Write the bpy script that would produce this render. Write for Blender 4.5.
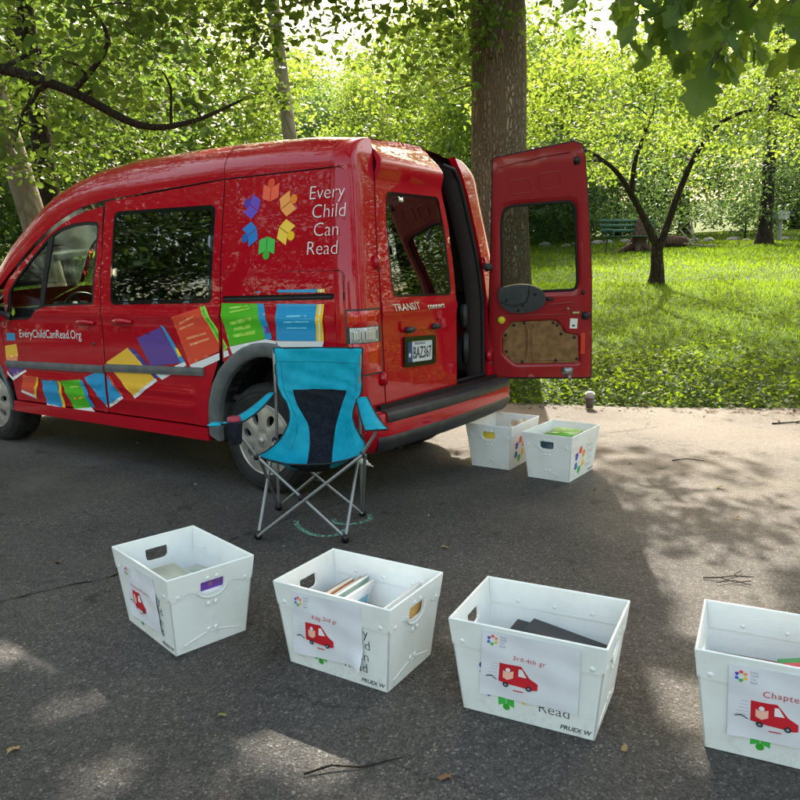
import bpy, bmesh, math, random
import numpy as np
from mathutils import Vector, Matrix, noise
from mathutils.geometry import delaunay_2d_cdt

for o in list(bpy.data.objects): bpy.data.objects.remove(o)
scn = bpy.context.scene
COL = scn.collection
random.seed(7); RNG = np.random.default_rng(7)
R = math.radians

# ---------------------------------------------------------------- camera
PITCH, ROLL, CAMH, FPX = 9.678, -1.0329, 1.3025, 747.44
def cam_axes():
    cp, sp = math.cos(R(PITCH)), math.sin(R(PITCH))
    F = Vector((0, cp, -sp)); Rt = Vector((1, 0, 0)); U = Rt.cross(F)
    c, s = math.cos(R(ROLL)), math.sin(R(ROLL))
    return c*Rt + s*U, -s*Rt + c*U, F
cr, cu, cf = cam_axes()
cam = bpy.data.objects.new('camera', bpy.data.cameras.new('camera'))
COL.objects.link(cam)
cam.matrix_world = Matrix(((cr.x, cu.x, -cf.x, 0), (cr.y, cu.y, -cf.y, 0), (cr.z, cu.z, -cf.z, CAMH), (0, 0, 0, 1)))
cam.data.sensor_width = 36; cam.data.lens = FPX/800*36
cam.data.clip_start = 0.05; cam.data.clip_end = 1500
scn.camera = cam

# ---------------------------------------------------------------- light
SUN_EL = 41.5
SUN_DIR = Vector((0.085, 0.996, 0)).normalized()*math.cos(R(SUN_EL)) + Vector((0, 0, math.sin(R(SUN_EL))))
w = bpy.data.worlds.new('World'); scn.world = w; w.use_nodes = True
nt = w.node_tree; nt.nodes.clear()
sky = nt.nodes.new('ShaderNodeTexSky'); sky.sky_type = 'NISHITA'; sky.sun_disc = False
sky.sun_elevation = R(SUN_EL); sky.sun_rotation = math.atan2(SUN_DIR.x, SUN_DIR.y)
sky.air_density = 1.6; sky.dust_density = 5.0; sky.ozone_density = 1.0
bg = nt.nodes.new('ShaderNodeBackground'); bg.inputs['Strength'].default_value = 0.15
wo = nt.nodes.new('ShaderNodeOutputWorld')
wm = nt.nodes.new('ShaderNodeMix'); wm.data_type = 'RGBA'; wm.blend_type = 'MULTIPLY'; wm.inputs[0].default_value = 1; wm.inputs[7].default_value = (1.10, 0.98, 0.83, 1)
nt.links.new(sky.outputs[0], wm.inputs[6]); nt.links.new(wm.outputs[2], bg.inputs[0]); nt.links.new(bg.outputs[0], wo.inputs[0])
sl = bpy.data.lights.new('sun', 'SUN'); sl.energy = 3.1; sl.angle = R(0.53); sl.color = (1, 0.93, 0.82)
sun = bpy.data.objects.new('sun', sl); COL.objects.link(sun)
sun.rotation_euler = SUN_DIR.to_track_quat('Z', 'Y').to_euler(); sun.location = (3, 20, 20)
scn.view_settings.view_transform = 'Standard'; scn.view_settings.look = 'None'
scn.view_settings.exposure = 2.2; scn.view_settings.gamma = 1
scn.view_settings.use_curve_mapping = False
scn.cycles.max_bounces = 8; scn.cycles.transparent_max_bounces = 12

# ---------------------------------------------------------------- materials
def principled(name, col, rough=0.5, metal=0.0, coat=0.0, trans=0.0, ior=1.45, spec=0.5, alpha=1.0, sub=0):
    m = bpy.data.materials.new(name); m.use_nodes = True
    b = m.node_tree.nodes['Principled BSDF']
    b.inputs['Base Color'].default_value = (*col, 1); b.inputs['Roughness'].default_value = rough
    b.inputs['Metallic'].default_value = metal; b.inputs['Coat Weight'].default_value = coat
    b.inputs['Coat Roughness'].default_value = 0.04
    b.inputs['Transmission Weight'].default_value = trans; b.inputs['IOR'].default_value = ior
    b.inputs['Specular IOR Level'].default_value = spec; b.inputs['Alpha'].default_value = alpha
    return m
def nodes(m): return m.node_tree.nodes, m.node_tree.links, m.node_tree.nodes['Principled BSDF']
def grime(m, col, col2, scale=8, lo=0.4, hi=0.7, bump=0.0, bscale=200, coords='Object'):
    """mix two base colours by noise, optional bump"""
    n, l, b = nodes(m)
    tc = n.new('ShaderNodeTexCoord')
    nz = n.new('ShaderNodeTexNoise'); nz.inputs['Scale'].default_value = scale; nz.inputs['Detail'].default_value = 6
    l.new(tc.outputs[coords], nz.inputs['Vector'])
    cr_ = n.new('ShaderNodeValToRGB'); cr_.color_ramp.elements[0].position = lo; cr_.color_ramp.elements[1].position = hi
    cr_.color_ramp.elements[0].color = (*col, 1); cr_.color_ramp.elements[1].color = (*col2, 1)
    l.new(nz.outputs['Fac'], cr_.inputs[0]); l.new(cr_.outputs[0], b.inputs['Base Color'])
    if bump:
        n2 = n.new('ShaderNodeTexNoise'); n2.inputs['Scale'].default_value = bscale; n2.inputs['Detail'].default_value = 4
        l.new(tc.outputs[coords], n2.inputs['Vector'])
        bp = n.new('ShaderNodeBump'); bp.inputs['Strength'].default_value = bump; bp.inputs['Distance'].default_value = 0.01
        l.new(n2.outputs['Fac'], bp.inputs['Height']); l.new(bp.outputs[0], b.inputs['Normal'])
    return m
def srgb(r, g, b):
    f = lambda c: ((c/255+0.055)/1.055)**2.4 if c > 10 else c/255/12.92
    return (f(r), f(g), f(b))

# ---------------------------------------------------------------- object helpers
def link(name, me, mats=(), parent=None, smooth=False):
    o = bpy.data.objects.new(name, me); COL.objects.link(o)
    for m in (mats if isinstance(mats, (list, tuple)) else [mats]): me.materials.append(m)
    if parent is not None: o.parent = parent
    if smooth: me.polygons.foreach_set('use_smooth', [True]*len(me.polygons))
    return o
def tag(o, label=None, cat=None, group=None, kind=None):
    if label: o['label'] = label
    if cat: o['category'] = cat
    if group: o['group'] = group
    if kind: o['kind'] = kind
    return o
def empty(name, loc=(0, 0, 0), rz=0, label=None, cat=None, group=None, parent=None):
    o = bpy.data.objects.new(name, None); COL.objects.link(o); o.location = loc; o.rotation_euler = (0, 0, rz)
    o.empty_display_size = 0.1
    if parent is not None: o.parent = parent
    return tag(o, label, cat, group)
def mesh_of(name, V, Fc, mi=None):
    me = bpy.data.meshes.new(name); me.from_pydata([tuple(v) for v in V], [], Fc)
    if mi: me.polygons.foreach_set('material_index', mi)
    me.update(); return me

class MB:
    """collects geometry for one mesh"""
    def __init__(s): s.V = []; s.F = []; s.M = []; s.S = []
    def add(s, V, Fc, mi=0, sm=False):
        k = len(s.V); s.V += [tuple(v) for v in V]; s.F += [tuple(i+k for i in f) for f in Fc]
        s.M += [mi]*len(Fc); s.S += [sm]*len(Fc); return s
    def box(s, c, d, rot=None, mi=0, taper=1.0):
        x, y, z = d[0]/2, d[1]/2, d[2]/2
        P = [Vector((sx*x*(taper if sz > 0 else 1), sy*y*(taper if sz > 0 else 1), sz*z)) for sz in (-1, 1) for sy in (-1, 1) for sx in (-1, 1)]
        if rot is not None: P = [rot @ p for p in P]
        P = [p+Vector(c) for p in P]
        return s.add(P, [(0, 2, 3, 1), (4, 5, 7, 6), (0, 1, 5, 4), (2, 6, 7, 3), (0, 4, 6, 2), (1, 3, 7, 5)], mi)
    def bbox(s, c, d, b=0.01, rot=None, mi=0, seg=2):
        """bevelled box"""
        bm = bmesh.new(); bmesh.ops.create_cube(bm, size=1)
        bmesh.ops.scale(bm, vec=d, verts=bm.verts)
        bmesh.ops.bevel(bm, geom=list(bm.edges), offset=min(b, min(d)*0.45), segments=seg, affect='EDGES')
        M_ = Matrix.Translation(c) @ (rot.to_4x4() if rot is not None else Matrix())
        bm.transform(M_); return s.bm(bm, mi, True)
    def bm(s, bm, mi=0, sm=False):
        bm.verts.index_update()
        s.add([v.co.copy() for v in bm.verts], [[v.index for v in f.verts] for f in bm.faces], mi, sm); bm.free(); return s
    def tube(s, pts, rad, n=8, mi=0, cap=True, sm=True):
        pts = [Vector(p) for p in pts]
        if not hasattr(rad, '__len__'): rad = [rad]*len(pts)
        V = []; Fc = []; up = None
        for i, p in enumerate(pts):
            t = (pts[min(i+1, len(pts)-1)]-pts[max(i-1, 0)]).normalized()
            if up is None:
                up = Vector((0, 0, 1)) if abs(t.z) < 0.9 else Vector((1, 0, 0))
            a = t.cross(up).normalized(); up = a.cross(t).normalized()
            for k in range(n):
                th = 2*math.pi*k/n; V.append(p+(a*math.cos(th)+up*math.sin(th))*rad[i])
        for i in range(len(pts)-1):
            for k in range(n):
                Fc.append((i*n+k, i*n+(k+1) % n, (i+1)*n+(k+1) % n, (i+1)*n+k))
        s.add(V, Fc, mi, sm)
        if cap: s.add(V[:n], [tuple(range(n))], mi); s.add(V[-n:], [tuple(reversed(range(n)))], mi)
        return s
    def lathe(s, prof, n=32, M_=None, mi=0, sm=True, axis='Z'):
        V = []; Fc = []
        for r, z in prof:
            for k in range(n):
                th = 2*math.pi*k/n
                p = Vector((r*math.cos(th), r*math.sin(th), z)) if axis == 'Z' else Vector((r*math.cos(th), z, r*math.sin(th)))
                V.append(M_ @ p if M_ is not None else p)
        for i in range(len(prof)-1):
            for k in range(n): Fc.append((i*n+k, i*n+(k+1) % n, (i+1)*n+(k+1) % n, (i+1)*n+k))
        return s.add(V, Fc, mi, sm)
    def prism(s, outline, z0, z1, mapf=None, mi=0):
        n = len(outline); f = mapf or (lambda a, b, c: (a, b, c))
        V = [f(a, b, z0) for a, b in outline]+[f(a, b, z1) for a, b in outline]
        return s.add(V, [tuple(reversed(range(n))), tuple(range(n, 2*n))]+[(i, (i+1) % n, n+(i+1) % n, n+i) for i in range(n)], mi)
    def build(s, name, mats, parent=None, smooth=None, recalc=False):
        me = mesh_of(name, s.V, s.F, s.M)
        me.polygons.foreach_set('use_smooth', s.S if smooth is None else [smooth]*len(s.F))
        if recalc:
            bm = bmesh.new(); bm.from_mesh(me); bmesh.ops.recalc_face_normals(bm, faces=bm.faces); bm.to_mesh(me); bm.free()
        return link(name, me, mats, parent)

def inside(p, poly):
    x, y = p; c = False; j = len(poly)-1
    for i in range(len(poly)):
        xi, yi = poly[i]; xj, yj = poly[j]
        if (yi > y) != (yj > y) and x < (xj-xi)*(y-yi)/(yj-yi)+xi: c = not c
        j = i
    return c
def densify(poly, step):
    out = []
    for i, a in enumerate(poly):
        b = poly[(i+1) % len(poly)]; d = math.hypot(b[0]-a[0], b[1]-a[1]); k = max(1, int(d/step+0.5))
        for j in range(k): out.append((a[0]+(b[0]-a[0])*j/k, a[1]+(b[1]-a[1])*j/k))
    return out
def rnd_poly(poly, r, seg=4):
    """round the corners of a polygon"""
    out = []; n = len(poly)
    for i in range(n):
        p0, p1, p2 = Vector(poly[i-1]), Vector(poly[i]), Vector(poly[(i+1) % n])
        rr = r[i] if hasattr(r, '__len__') else r
        a = (p0-p1); b = (p2-p1); d = min(rr, a.length*0.45, b.length*0.45)
        if d < 1e-5: out.append(tuple(p1)); continue
        A = p1+a.normalized()*d; B = p1+b.normalized()*d
        for k in range(seg+1):
            t = k/seg; q = A*(1-t)**2+p1*2*t*(1-t)+B*t*t; out.append((q.x, q.y))
    return out
def tri2d(outline, holes=(), res=None):
    pts = []; edges = []
    for lp in [outline]+list(holes):
        k = len(pts); pts += lp; edges += [(k+i, k+(i+1) % len(lp)) for i in range(len(lp))]
    nb = len(pts)
    if res:
        xs = [p[0] for p in outline]; ys = [p[1] for p in outline]
        x0, y0 = min(xs), min(ys); nx = int((max(xs)-x0)/res); ny = int((max(ys)-y0)/res)
        for i in range(1, nx+1):
            for j in range(1, ny+1):
                p = (x0+i*res+1e-4*math.sin(j*7.3), y0+j*res+1e-4*math.sin(i*5.1))
                if inside(p, outline) and not any(inside(p, h) for h in holes): pts.append(p)
    r = delaunay_2d_cdt([Vector(p) for p in pts], edges, [], 0, 1e-5)
    V = [(v.x, v.y) for v in r[0]]; T = []
    for f in r[2]:
        c = (sum(V[i][0] for i in f)/3, sum(V[i][1] for i in f)/3)
        if inside(c, outline) and not any(inside(c, h) for h in holes):
            a, b, c_ = [V[i] for i in f]
            if (b[0]-a[0])*(c_[1]-a[1])-(b[1]-a[1])*(c_[0]-a[0]) < 0: f = f[::-1]
            T.append(tuple(f))
    return V, T
def panel(mb, outline, holes, mapf, res=0.04, flange=0.02, off=0.0, mi=0, fmi=None, flip=False, step=None):
    """curved sheet: mapf(a, b, d) gives the point at depth d below the surface; edges get a turned-in flange"""
    st = step or res
    outline = densify(outline, st); holes = [densify(h, st) for h in holes]
    V, T = tri2d(outline, holes, res)
    if flip: T = [t[::-1] for t in T]
    mb.add([mapf(a, b, off) for a, b in V], T, mi, True)
    if flange:
        for lp in [outline]+holes:
            n = len(lp); P = [mapf(a, b, off) for a, b in lp]+[mapf(a, b, off+flange) for a, b in lp]
            mb.add(P, [(i, (i+1) % n, n+(i+1) % n, n+i) for i in range(n)], mi if fmi is None else fmi, False)
    return mb
def slab(mb, outline, holes, mapf, t, mi=0):
    """flat sheet with thickness and holes; mapf(a, b, d)"""
    V, T = tri2d(outline, holes)
    mb.add([mapf(a, b, 0) for a, b in V], T, mi); mb.add([mapf(a, b, t) for a, b in V], [q[::-1] for q in T], mi)
    for lp in [outline]+list(holes):
        n = len(lp); P = [mapf(a, b, 0) for a, b in lp]+[mapf(a, b, t) for a, b in lp]
        mb.add(P, [(i, (i+1) % n, n+(i+1) % n, n+i) for i in range(n)], mi)
    return mb
def text_tris(txt, size=1.0, thin=0.0, spacing=1.0, shear=0.0, align='LEFT', res=3):
    cu_ = bpy.data.curves.new('t', 'FONT'); cu_.body = txt; cu_.size = size; cu_.offset = thin
    cu_.space_character = spacing; cu_.shear = shear; cu_.align_x = align; cu_.resolution_u = res
    ob = bpy.data.objects.new('t', cu_); COL.objects.link(ob)
    dg = bpy.context.evaluated_depsgraph_get(); me = bpy.data.meshes.new_from_object(ob.evaluated_get(dg))
    V = [(v.co.x, v.co.y) for v in me.vertices]; Fc = [tuple(p.vertices) for p in me.polygons]
    bpy.data.objects.remove(ob); bpy.data.meshes.remove(me); bpy.data.curves.remove(cu_)
    return V, Fc
def add_text(mb, txt, x, y, size, mapf, off=-0.002, mi=0, sx=1.0, **k):
    V, Fc = text_tris(txt, size, **k)
    return mb.add([mapf(x+a*sx, y+b, off) for a, b in V], Fc, mi)
def circ(cx, cy, r, n=16, ry=None): return [(cx+r*math.cos(2*math.pi*i/n), cy+(ry or r)*math.sin(2*math.pi*i/n)) for i in range(n)]
LOGO_COLS = [srgb(245, 92, 62), srgb(250, 160, 80), srgb(250, 205, 70), srgb(70, 190, 80), srgb(40, 120, 200), srgb(105, 70, 190)]
LOGO_HEAD = [srgb(225, 70, 25), srgb(240, 130, 20), srgb(245, 190, 20), srgb(60, 170, 50), srgb(20, 90, 175), srgb(80, 45, 165)]
LOGO_M = [principled('print_%d' % i, c, 0.4) for i, c in enumerate(LOGO_COLS+LOGO_HEAD)]
def add_logo(mb, cx, cy, s, mapf, off=-0.002, mi0=0, only=None, sx=1):
    """ring of six open books with round heads; materials mi0..mi0+11"""
    for k, a in enumerate((90, 30, -30, -90, -150, 150)):
        if only is not None and k not in only: continue
        c, sn = math.cos(R(a-90)), math.sin(R(a-90))
        def tr(p):
            x, y = p; y += 1.0; return (cx+sx*s*(x*c-y*sn), cy+s*(x*sn+y*c))
        for sg in (1, -1):
            pg = [(sg*0.015, -0.30), (sg*0.43, -0.16), (sg*0.43, 0.42), (sg*0.015, 0.25)]
            panel(mb, [tr(p) for p in (pg if sg > 0 else pg[::-1])], [], lambda a_, b_, d, o_=off: mapf(a_, b_, o_+d), 0.3*s if s > .04 else None, 0, mi=mi0+k, step=0.3*s)
        h = circ(0, 0.44, 0.19, 14)
        mb.add([mapf(*tr(p), off+(-0.0004 if k in (0, 3) else 0.0003)) for p in h], [tuple(range(14))], mi0+6+k)
    return mb
# ================================================================ ground
def yedge(x): return 7.57-0.224*max(-30, min(22, x))
EZ = [(-1, -0.03), (0.0, -0.015), (0.25, 0.035), (0.8, 0.12), (2, 0.28), (4.5, 0.62), (7.5, 1.03), (13, 1.55), (20.5, 2.15), (30, 2.6), (60, 4.2), (120, 9), (260, 24)]
def terrain(x, y):
    e = (y-yedge(x))*0.976
    if y < -9: e = max(e, (-9-y))
    z = float(np.interp(e, [a for a, _ in EZ], [b for _, b in EZ]))
    if e > 0.3: z += 0.05*min(1, e/4)*noise.noise(Vector((x*0.35, y*0.35, 0)))+0.25*min(1, e/40)*noise.noise(Vector((x*0.06, y*0.06, 3)))
    return z

def ground_mat(m, build):
    n, l, b = nodes(m); tc = n.new('ShaderNodeTexCoord'); build(n, l, b, tc.outputs['Object']); return m
def N(n, t, **k):
    q = n.new(t)
    for a, v in k.items():
        if a in q.inputs: q.inputs[a].default_value = v
        else: setattr(q, a, v)
    return q
def ramp(n, l, src, stops):
    r = n.new('ShaderNodeValToRGB'); e = r.color_ramp.elements
    while len(e) < len(stops): e.new(0.5)
    for i, (p, c) in enumerate(stops): e[i].position = p; e[i].color = (*c, 1) if len(c) == 3 else c
    l.new(src, r.inputs[0]); return r.outputs[0]
def mixc(n, l, f, a, b, mode='MIX'):
    m = n.new('ShaderNodeMix'); m.data_type = 'RGBA'; m.blend_type = mode
    if hasattr(f, 'is_linked') or hasattr(f, 'links'): l.new(f, m.inputs[0])
    else: m.inputs[0].default_value = f
    for s_, v in ((6, a), (7, b)):
        if hasattr(v, 'links'): l.new(v, m.inputs[s_])
        else: m.inputs[s_].default_value = (*v, 1)
    return m.outputs[2]
def mathn(n, l, op, a, b=0.0, clamp=False):
    m = n.new('ShaderNodeMath'); m.operation = op; m.use_clamp = clamp
    for i, v in enumerate((a, b)):
        if hasattr(v, 'links'): l.new(v, m.inputs[i])
        else: m.inputs[i].default_value = v
    return m.outputs[0]
g3 = lambda v: (v, v, v)

def asphalt(n, l, b, co):
    v1 = N(n, 'ShaderNodeTexVoronoi', Scale=150.0); l.new(co, v1.inputs['Vector'])
    v2 = N(n, 'ShaderNodeTexVoronoi', Scale=320.0); l.new(co, v2.inputs['Vector'])
    st = ramp(n, l, v1.outputs['Color'], [(0.0, (0.016, 0.016, 0.016)), (0.45, (0.050, 0.048, 0.046)), (0.8, (0.105, 0.10, 0.092)), (1.0, (0.33, 0.31, 0.28))])
    st2 = ramp(n, l, v2.outputs['Color'], [(0.0, (0.024, 0.023, 0.022)), (0.7, (0.080, 0.076, 0.070)), (1.0, (0.23, 0.215, 0.19))])
    c = mixc(n, l, 0.45, st, st2)
    # worn, dusty patches: more of them towards the grass edge
    sp = N(n, 'ShaderNodeSeparateXYZ'); l.new(co, sp.inputs[0])
    q = mathn(n, l, 'ADD', mathn(n, l, 'MULTIPLY', sp.outputs[0], 0.224), sp.outputs[1])
    edge = N(n, 'ShaderNodeMapRange'); edge.inputs['From Min'].default_value = 3.6; edge.inputs['From Max'].default_value = 7.4
    l.new(q, edge.inputs['Value'])
    n1 = N(n, 'ShaderNodeTexNoise', Scale=1.1, Detail=8.0, Roughness=0.65); l.new(co, n1.inputs['Vector'])
    xr = N(n, 'ShaderNodeMapRange'); xr.inputs['From Min'].default_value = 0.0; xr.inputs['From Max'].default_value = 2.2
    l.new(sp.outputs[0], xr.inputs['Value'])
    f = mathn(n, l, 'ADD', mathn(n, l, 'MULTIPLY', edge.outputs[0], 0.62), mathn(n, l, 'MULTIPLY', n1.outputs['Fac'], 0.75))
    f = mathn(n, l, 'ADD', f, mathn(n, l, 'MULTIPLY', xr.outputs[0], 0.25))
    f = mathn(n, l, 'SUBTRACT', f, 0.42, True)
    dust = ramp(n, l, v2.outputs['Color'], [(0.0, (0.088, 0.079, 0.067)), (1.0, (0.25, 0.227, 0.195))])
    c = mixc(n, l, mathn(n, l, 'MULTIPLY', f, 0.95, True), c, dust)
    # broad tone variation and dark spots
    n2 = N(n, 'ShaderNodeTexNoise', Scale=0.9, Detail=5.0); l.new(co, n2.inputs['Vector'])
    c = mixc(n, l, 1.0, c, ramp(n, l, n2.outputs['Fac'], [(0.3, g3(0.68)), (0.7, g3(1.22))]), 'MULTIPLY')
    n3 = N(n, 'ShaderNodeTexNoise', Scale=6.0, Detail=3.0); l.new(co, n3.inputs['Vector'])
    c = mixc(n, l, 1.0, c, ramp(n, l, n3.outputs['Fac'], [(0.27, g3(0.55)), (0.37, g3(1.0))]), 'MULTIPLY')
    n5 = N(n, 'ShaderNodeTexNoise', Scale=28.0, Detail=5.0, Roughness=0.7); l.new(co, n5.inputs['Vector'])
    c = mixc(n, l, 1.0, c, ramp(n, l, n5.outputs['Fac'], [(0.30, g3(0.75)), (0.52, g3(1.0)), (0.72, g3(1.22))]), 'MULTIPLY')
    v6 = N(n, 'ShaderNodeTexVoronoi', Scale=46.0); l.new(co, v6.inputs['Vector'])
    fl = ramp(n, l, v6.outputs['Distance'], [(0.07, g3(1.0)), (0.12, g3(0.0))]); sep = N(n, 'ShaderNodeSeparateColor'); l.new(v6.outputs['Color'], sep.inputs[0])
    fl = mathn(n, l, 'MULTIPLY', fl, mathn(n, l, 'GREATER_THAN', sep.outputs[0], 0.72)); c = mixc(n, l, mathn(n, l, 'MULTIPLY', fl, 0.8), c, (0.30, 0.27, 0.22))
    v7 = N(n, 'ShaderNodeTexNoise', Scale=0.55, Detail=7.0, Roughness=0.6); l.new(co, v7.inputs['Vector'])
    c = mixc(n, l, ramp(n, l, v7.outputs['Fac'], [(0.56, g3(0.0)), (0.66, g3(0.35))]), c, (0.13, 0.115, 0.09))
    # hairline cracks
    nd = N(n, 'ShaderNodeTexNoise', Scale=2.5, Detail=6.0); l.new(co, nd.inputs['Vector'])
    va = n.new('ShaderNodeVectorMath'); va.operation = 'ADD'; l.new(co, va.inputs[0]); l.new(nd.outputs['Color'], va.inputs[1])
    vc = N(n, 'ShaderNodeTexVoronoi', Scale=0.30, feature='DISTANCE_TO_EDGE'); l.new(va.outputs[0], vc.inputs['Vector'])
    ck = ramp(n, l, vc.outputs['Distance'], [(0.0, g3(0.62)), (0.0018, g3(1.0))])
    c = mixc(n, l, 1.0, c, ck, 'MULTIPLY')
    c = mixc(n, l, 1.0, c, (1.15, 1.12, 1.09), 'MULTIPLY')
    l.new(c, b.inputs['Base Color']); b.inputs['Roughness'].default_value = 0.85; b.inputs['Specular IOR Level'].default_value = 0.3
    hgt = mathn(n, l, 'ADD', v1.outputs['Distance'], mathn(n, l, 'MULTIPLY', v2.outputs['Distance'], 0.5))
    bp = N(n, 'ShaderNodeBump', Strength=0.8, Distance=0.004); l.new(hgt, bp.inputs['Height'])
    bp2 = N(n, 'ShaderNodeBump', Strength=0.6, Distance=0.01); l.new(ck, bp2.inputs['Height']); l.new(bp.outputs[0], bp2.inputs['Normal'])
    l.new(bp2.outputs[0], b.inputs['Normal'])
M_ASPH = ground_mat(principled('asphalt', (0.07,)*3, 0.9), asphalt)
def soil(n, l, b, co):
    n1 = N(n, 'ShaderNodeTexNoise', Scale=3.0, Detail=8.0); l.new(co, n1.inputs['Vector'])
    n2 = N(n, 'ShaderNodeTexNoise', Scale=0.25, Detail=4.0); l.new(co, n2.inputs['Vector'])
    c = ramp(n, l, n1.outputs['Fac'], [(0.3, (0.03, 0.05, 0.012)), (0.6, (0.06, 0.10, 0.02)), (0.8, (0.10, 0.12, 0.04))])
    c = mixc(n, l, 1.0, c, ramp(n, l, n2.outputs['Fac'], [(0.3, g3(0.7)), (0.7, g3(1.2))]), 'MULTIPLY')
    l.new(c, b.inputs['Base Color'])
M_SOIL = ground_mat(principled('turf_soil', (0.05, 0.08, 0.02), 0.95, spec=0.1), soil)

# road sheet with an uneven edge along the ground cover
pts = [(x, yedge(x)+0.05*math.sin(x*2.1)+0.05*noise.noise(Vector((x*2.3, 0, 0)))) for x in np.arange(-60, 60.01, 0.25)]
outl = [(-60, -9.5), (60, -9.5)]+[(p[0], p[1]) for p in reversed(pts)]
mb = MB()
nx = len(pts)
V = [(p[0], -9.5, 0) for p in pts]+[(p[0], p[1], 0) for p in pts]
mb.add(V, [(i, i+1, nx+i+1, nx+i) for i in range(nx-1)])
tag(mb.build('road', M_ASPH), kind='structure')
# terrain sheet
xs = np.unique(np.concatenate([np.linspace(-300, -30, 28), np.linspace(-30, 40, 176), np.linspace(40, 300, 27)]))
ys = np.unique(np.concatenate([np.linspace(-200, -20, 19), np.linspace(-20, 4, 25), np.linspace(4, 36, 129), np.linspace(36, 80, 45), np.linspace(80, 400, 33)]))
V = [(x, y, terrain(x, y)) for y in ys for x in xs]; nx = len(xs)
Fc = [(j*nx+i, j*nx+i+1, (j+1)*nx+i+1, (j+1)*nx+i) for j in range(len(ys)-1) for i in range(nx-1)]
g = link('ground', mesh_of('ground', V, Fc), M_SOIL, smooth=True); tag(g, kind='structure')

# long irregular crack
M_CRACK = principled('crack_dirt', (0.012, 0.011, 0.010), 0.95, spec=0.1)
mb = MB()
for P_, w_ in (([(-3.4, 2.35), (-2.6, 2.55), (-2.0, 2.80), (-1.65, 2.88), (-1.53, 2.98), (-1.41, 3.05), (-1.27, 3.15), (-1.05, 3.22)], .010), ([(-.98, 3.30), (-.85, 3.57), (-.73, 3.71), (-.56, 3.94), (-.3, 4.2)], .007), ([(.2, 5.2), (.6, 5.6), (1.4, 5.75), (2.2, 6.1)], .006)):
    Q = []
    for i in range(len(P_)-1):
        for k in range(12):
            t = k/12; x_ = P_[i][0]*(1-t)+P_[i+1][0]*t; y_ = P_[i][1]*(1-t)+P_[i+1][1]*t
            Q.append(Vector((x_+.018*noise.noise(Vector((x_*9, y_*9, 0)))+.008*noise.noise(Vector((x_*40, y_*40, 0))), y_+.03*noise.noise(Vector((x_*7, y_*7, 5)))+.008*noise.noise(Vector((x_*40, y_*40, 9))), .0035)))
    V = []
    for i, p in enumerate(Q):
        t = (Q[min(i+1, len(Q)-1)]-Q[max(i-1, 0)]).normalized(); nn = Vector((-t.y, t.x, 0))*w_*.5*max(.15, .6+noise.noise(p*25)); V += [p+nn, p-nn]
    mb.add(V, [(2*i, 2*i+1, 2*i+3, 2*i+2) for i in range(len(Q)-1)])
tag(mb.build('road_crack', M_CRACK), kind='structure')

# chalk drawing
M_CHALK = principled('chalk', (0.25, 0.62, 0.45), 0.95)
n, l, b = nodes(M_CHALK); tc = n.new('ShaderNodeTexCoord')
nz = N(n, 'ShaderNodeTexNoise', Scale=130.0, Detail=2.0); l.new(tc.outputs['Object'], nz.inputs['Vector'])
l.new(ramp(n, l, nz.outputs['Fac'], [(0.47, g3(0.0)), (0.56, g3(0.8))]), b.inputs['Alpha'])
mb = MB()
def ribbon(P, wd, z):
    Q = []
    P = [Vector((*p, z)) for p in P]
    for i in range(len(P)-1):
        for k in range(6):
            t = k/6; p0 = P[max(i-1, 0)]; p1 = P[i]; p2 = P[i+1]; p3 = P[min(i+2, len(P)-1)]
            Q.append(0.5*((2*p1)+(p2-p0)*t+(2*p0-5*p1+4*p2-p3)*t*t+(3*p1-p0-3*p2+p3)*t**3))
    Q.append(P[-1]); V = []
    for i, p in enumerate(Q):
        t = (Q[min(i+1, len(Q)-1)]-Q[max(i-1, 0)]).normalized(); nn = Vector((-t.y, t.x, 0))*wd/2
        V += [p+nn, p-nn]
    mb.add(V, [(2*i, 2*i+1, 2*i+3, 2*i+2) for i in range(len(Q)-1)])
ribbon([(-0.565, 3.84), (-0.559, 3.79), (-0.518, 3.696), (-0.458, 3.618), (-0.389, 3.590), (-0.326, 3.612), (-0.285, 3.70)], 0.028, 0.004)
ribbon([(-0.371, 3.846), (-0.345, 3.78), (-0.274, 3.761), (-0.213, 3.789), (-0.172, 3.84), (-0.178, 3.92)], 0.028, 0.005)
tag(mb.build('chalk_drawing', M_CHALK), 'pale green chalk arcs drawn on the asphalt under the camping chair', 'chalk drawing')

# ================================================================ book totes
TL, TW, BL_, BW_, TH = 0.458, 0.333, 0.392, 0.277, 0.293
M_TOTE = principled('corrugated_plastic', (0.80, 0.84, 0.83), 0.42, spec=0.4)
M_TOTE.node_tree.nodes['Principled BSDF'].inputs['Subsurface Weight'].default_value = 0.0
n, l, b = nodes(M_TOTE); tc = n.new('ShaderNodeTexCoord')
wv = N(n, 'ShaderNodeTexWave', Scale=38.0, bands_direction='Z'); wv.inputs['Distortion'].default_value = 0.0
l.new(tc.outputs['Object'], wv.inputs['Vector'])
bp = N(n, 'ShaderNodeBump', Strength=0.06, Distance=0.002); l.new(wv.outputs['Fac'], bp.inputs['Height']); l.new(bp.outputs[0], b.inputs['Normal'])
nz = N(n, 'ShaderNodeTexNoise', Scale=7.0, Detail=6.0); l.new(tc.outputs['Object'], nz.inputs['Vector'])
tb = ramp(n, l, nz.outputs['Fac'], [(0.3, (0.80, 0.82, 0.79)), (0.55, (0.88, 0.90, 0.88))])
sz = N(n, 'ShaderNodeSeparateXYZ'); l.new(tc.outputs['Object'], sz.inputs[0]); nd = N(n, 'ShaderNodeTexNoise', Scale=26.0, Detail=8.0, Roughness=.7); l.new(tc.outputs['Object'], nd.inputs['Vector'])
mr = N(n, 'ShaderNodeMapRange'); mr.inputs['From Min'].default_value = .09; mr.inputs['From Max'].default_value = 0.0; l.new(sz.outputs[2], mr.inputs['Value'])
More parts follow.
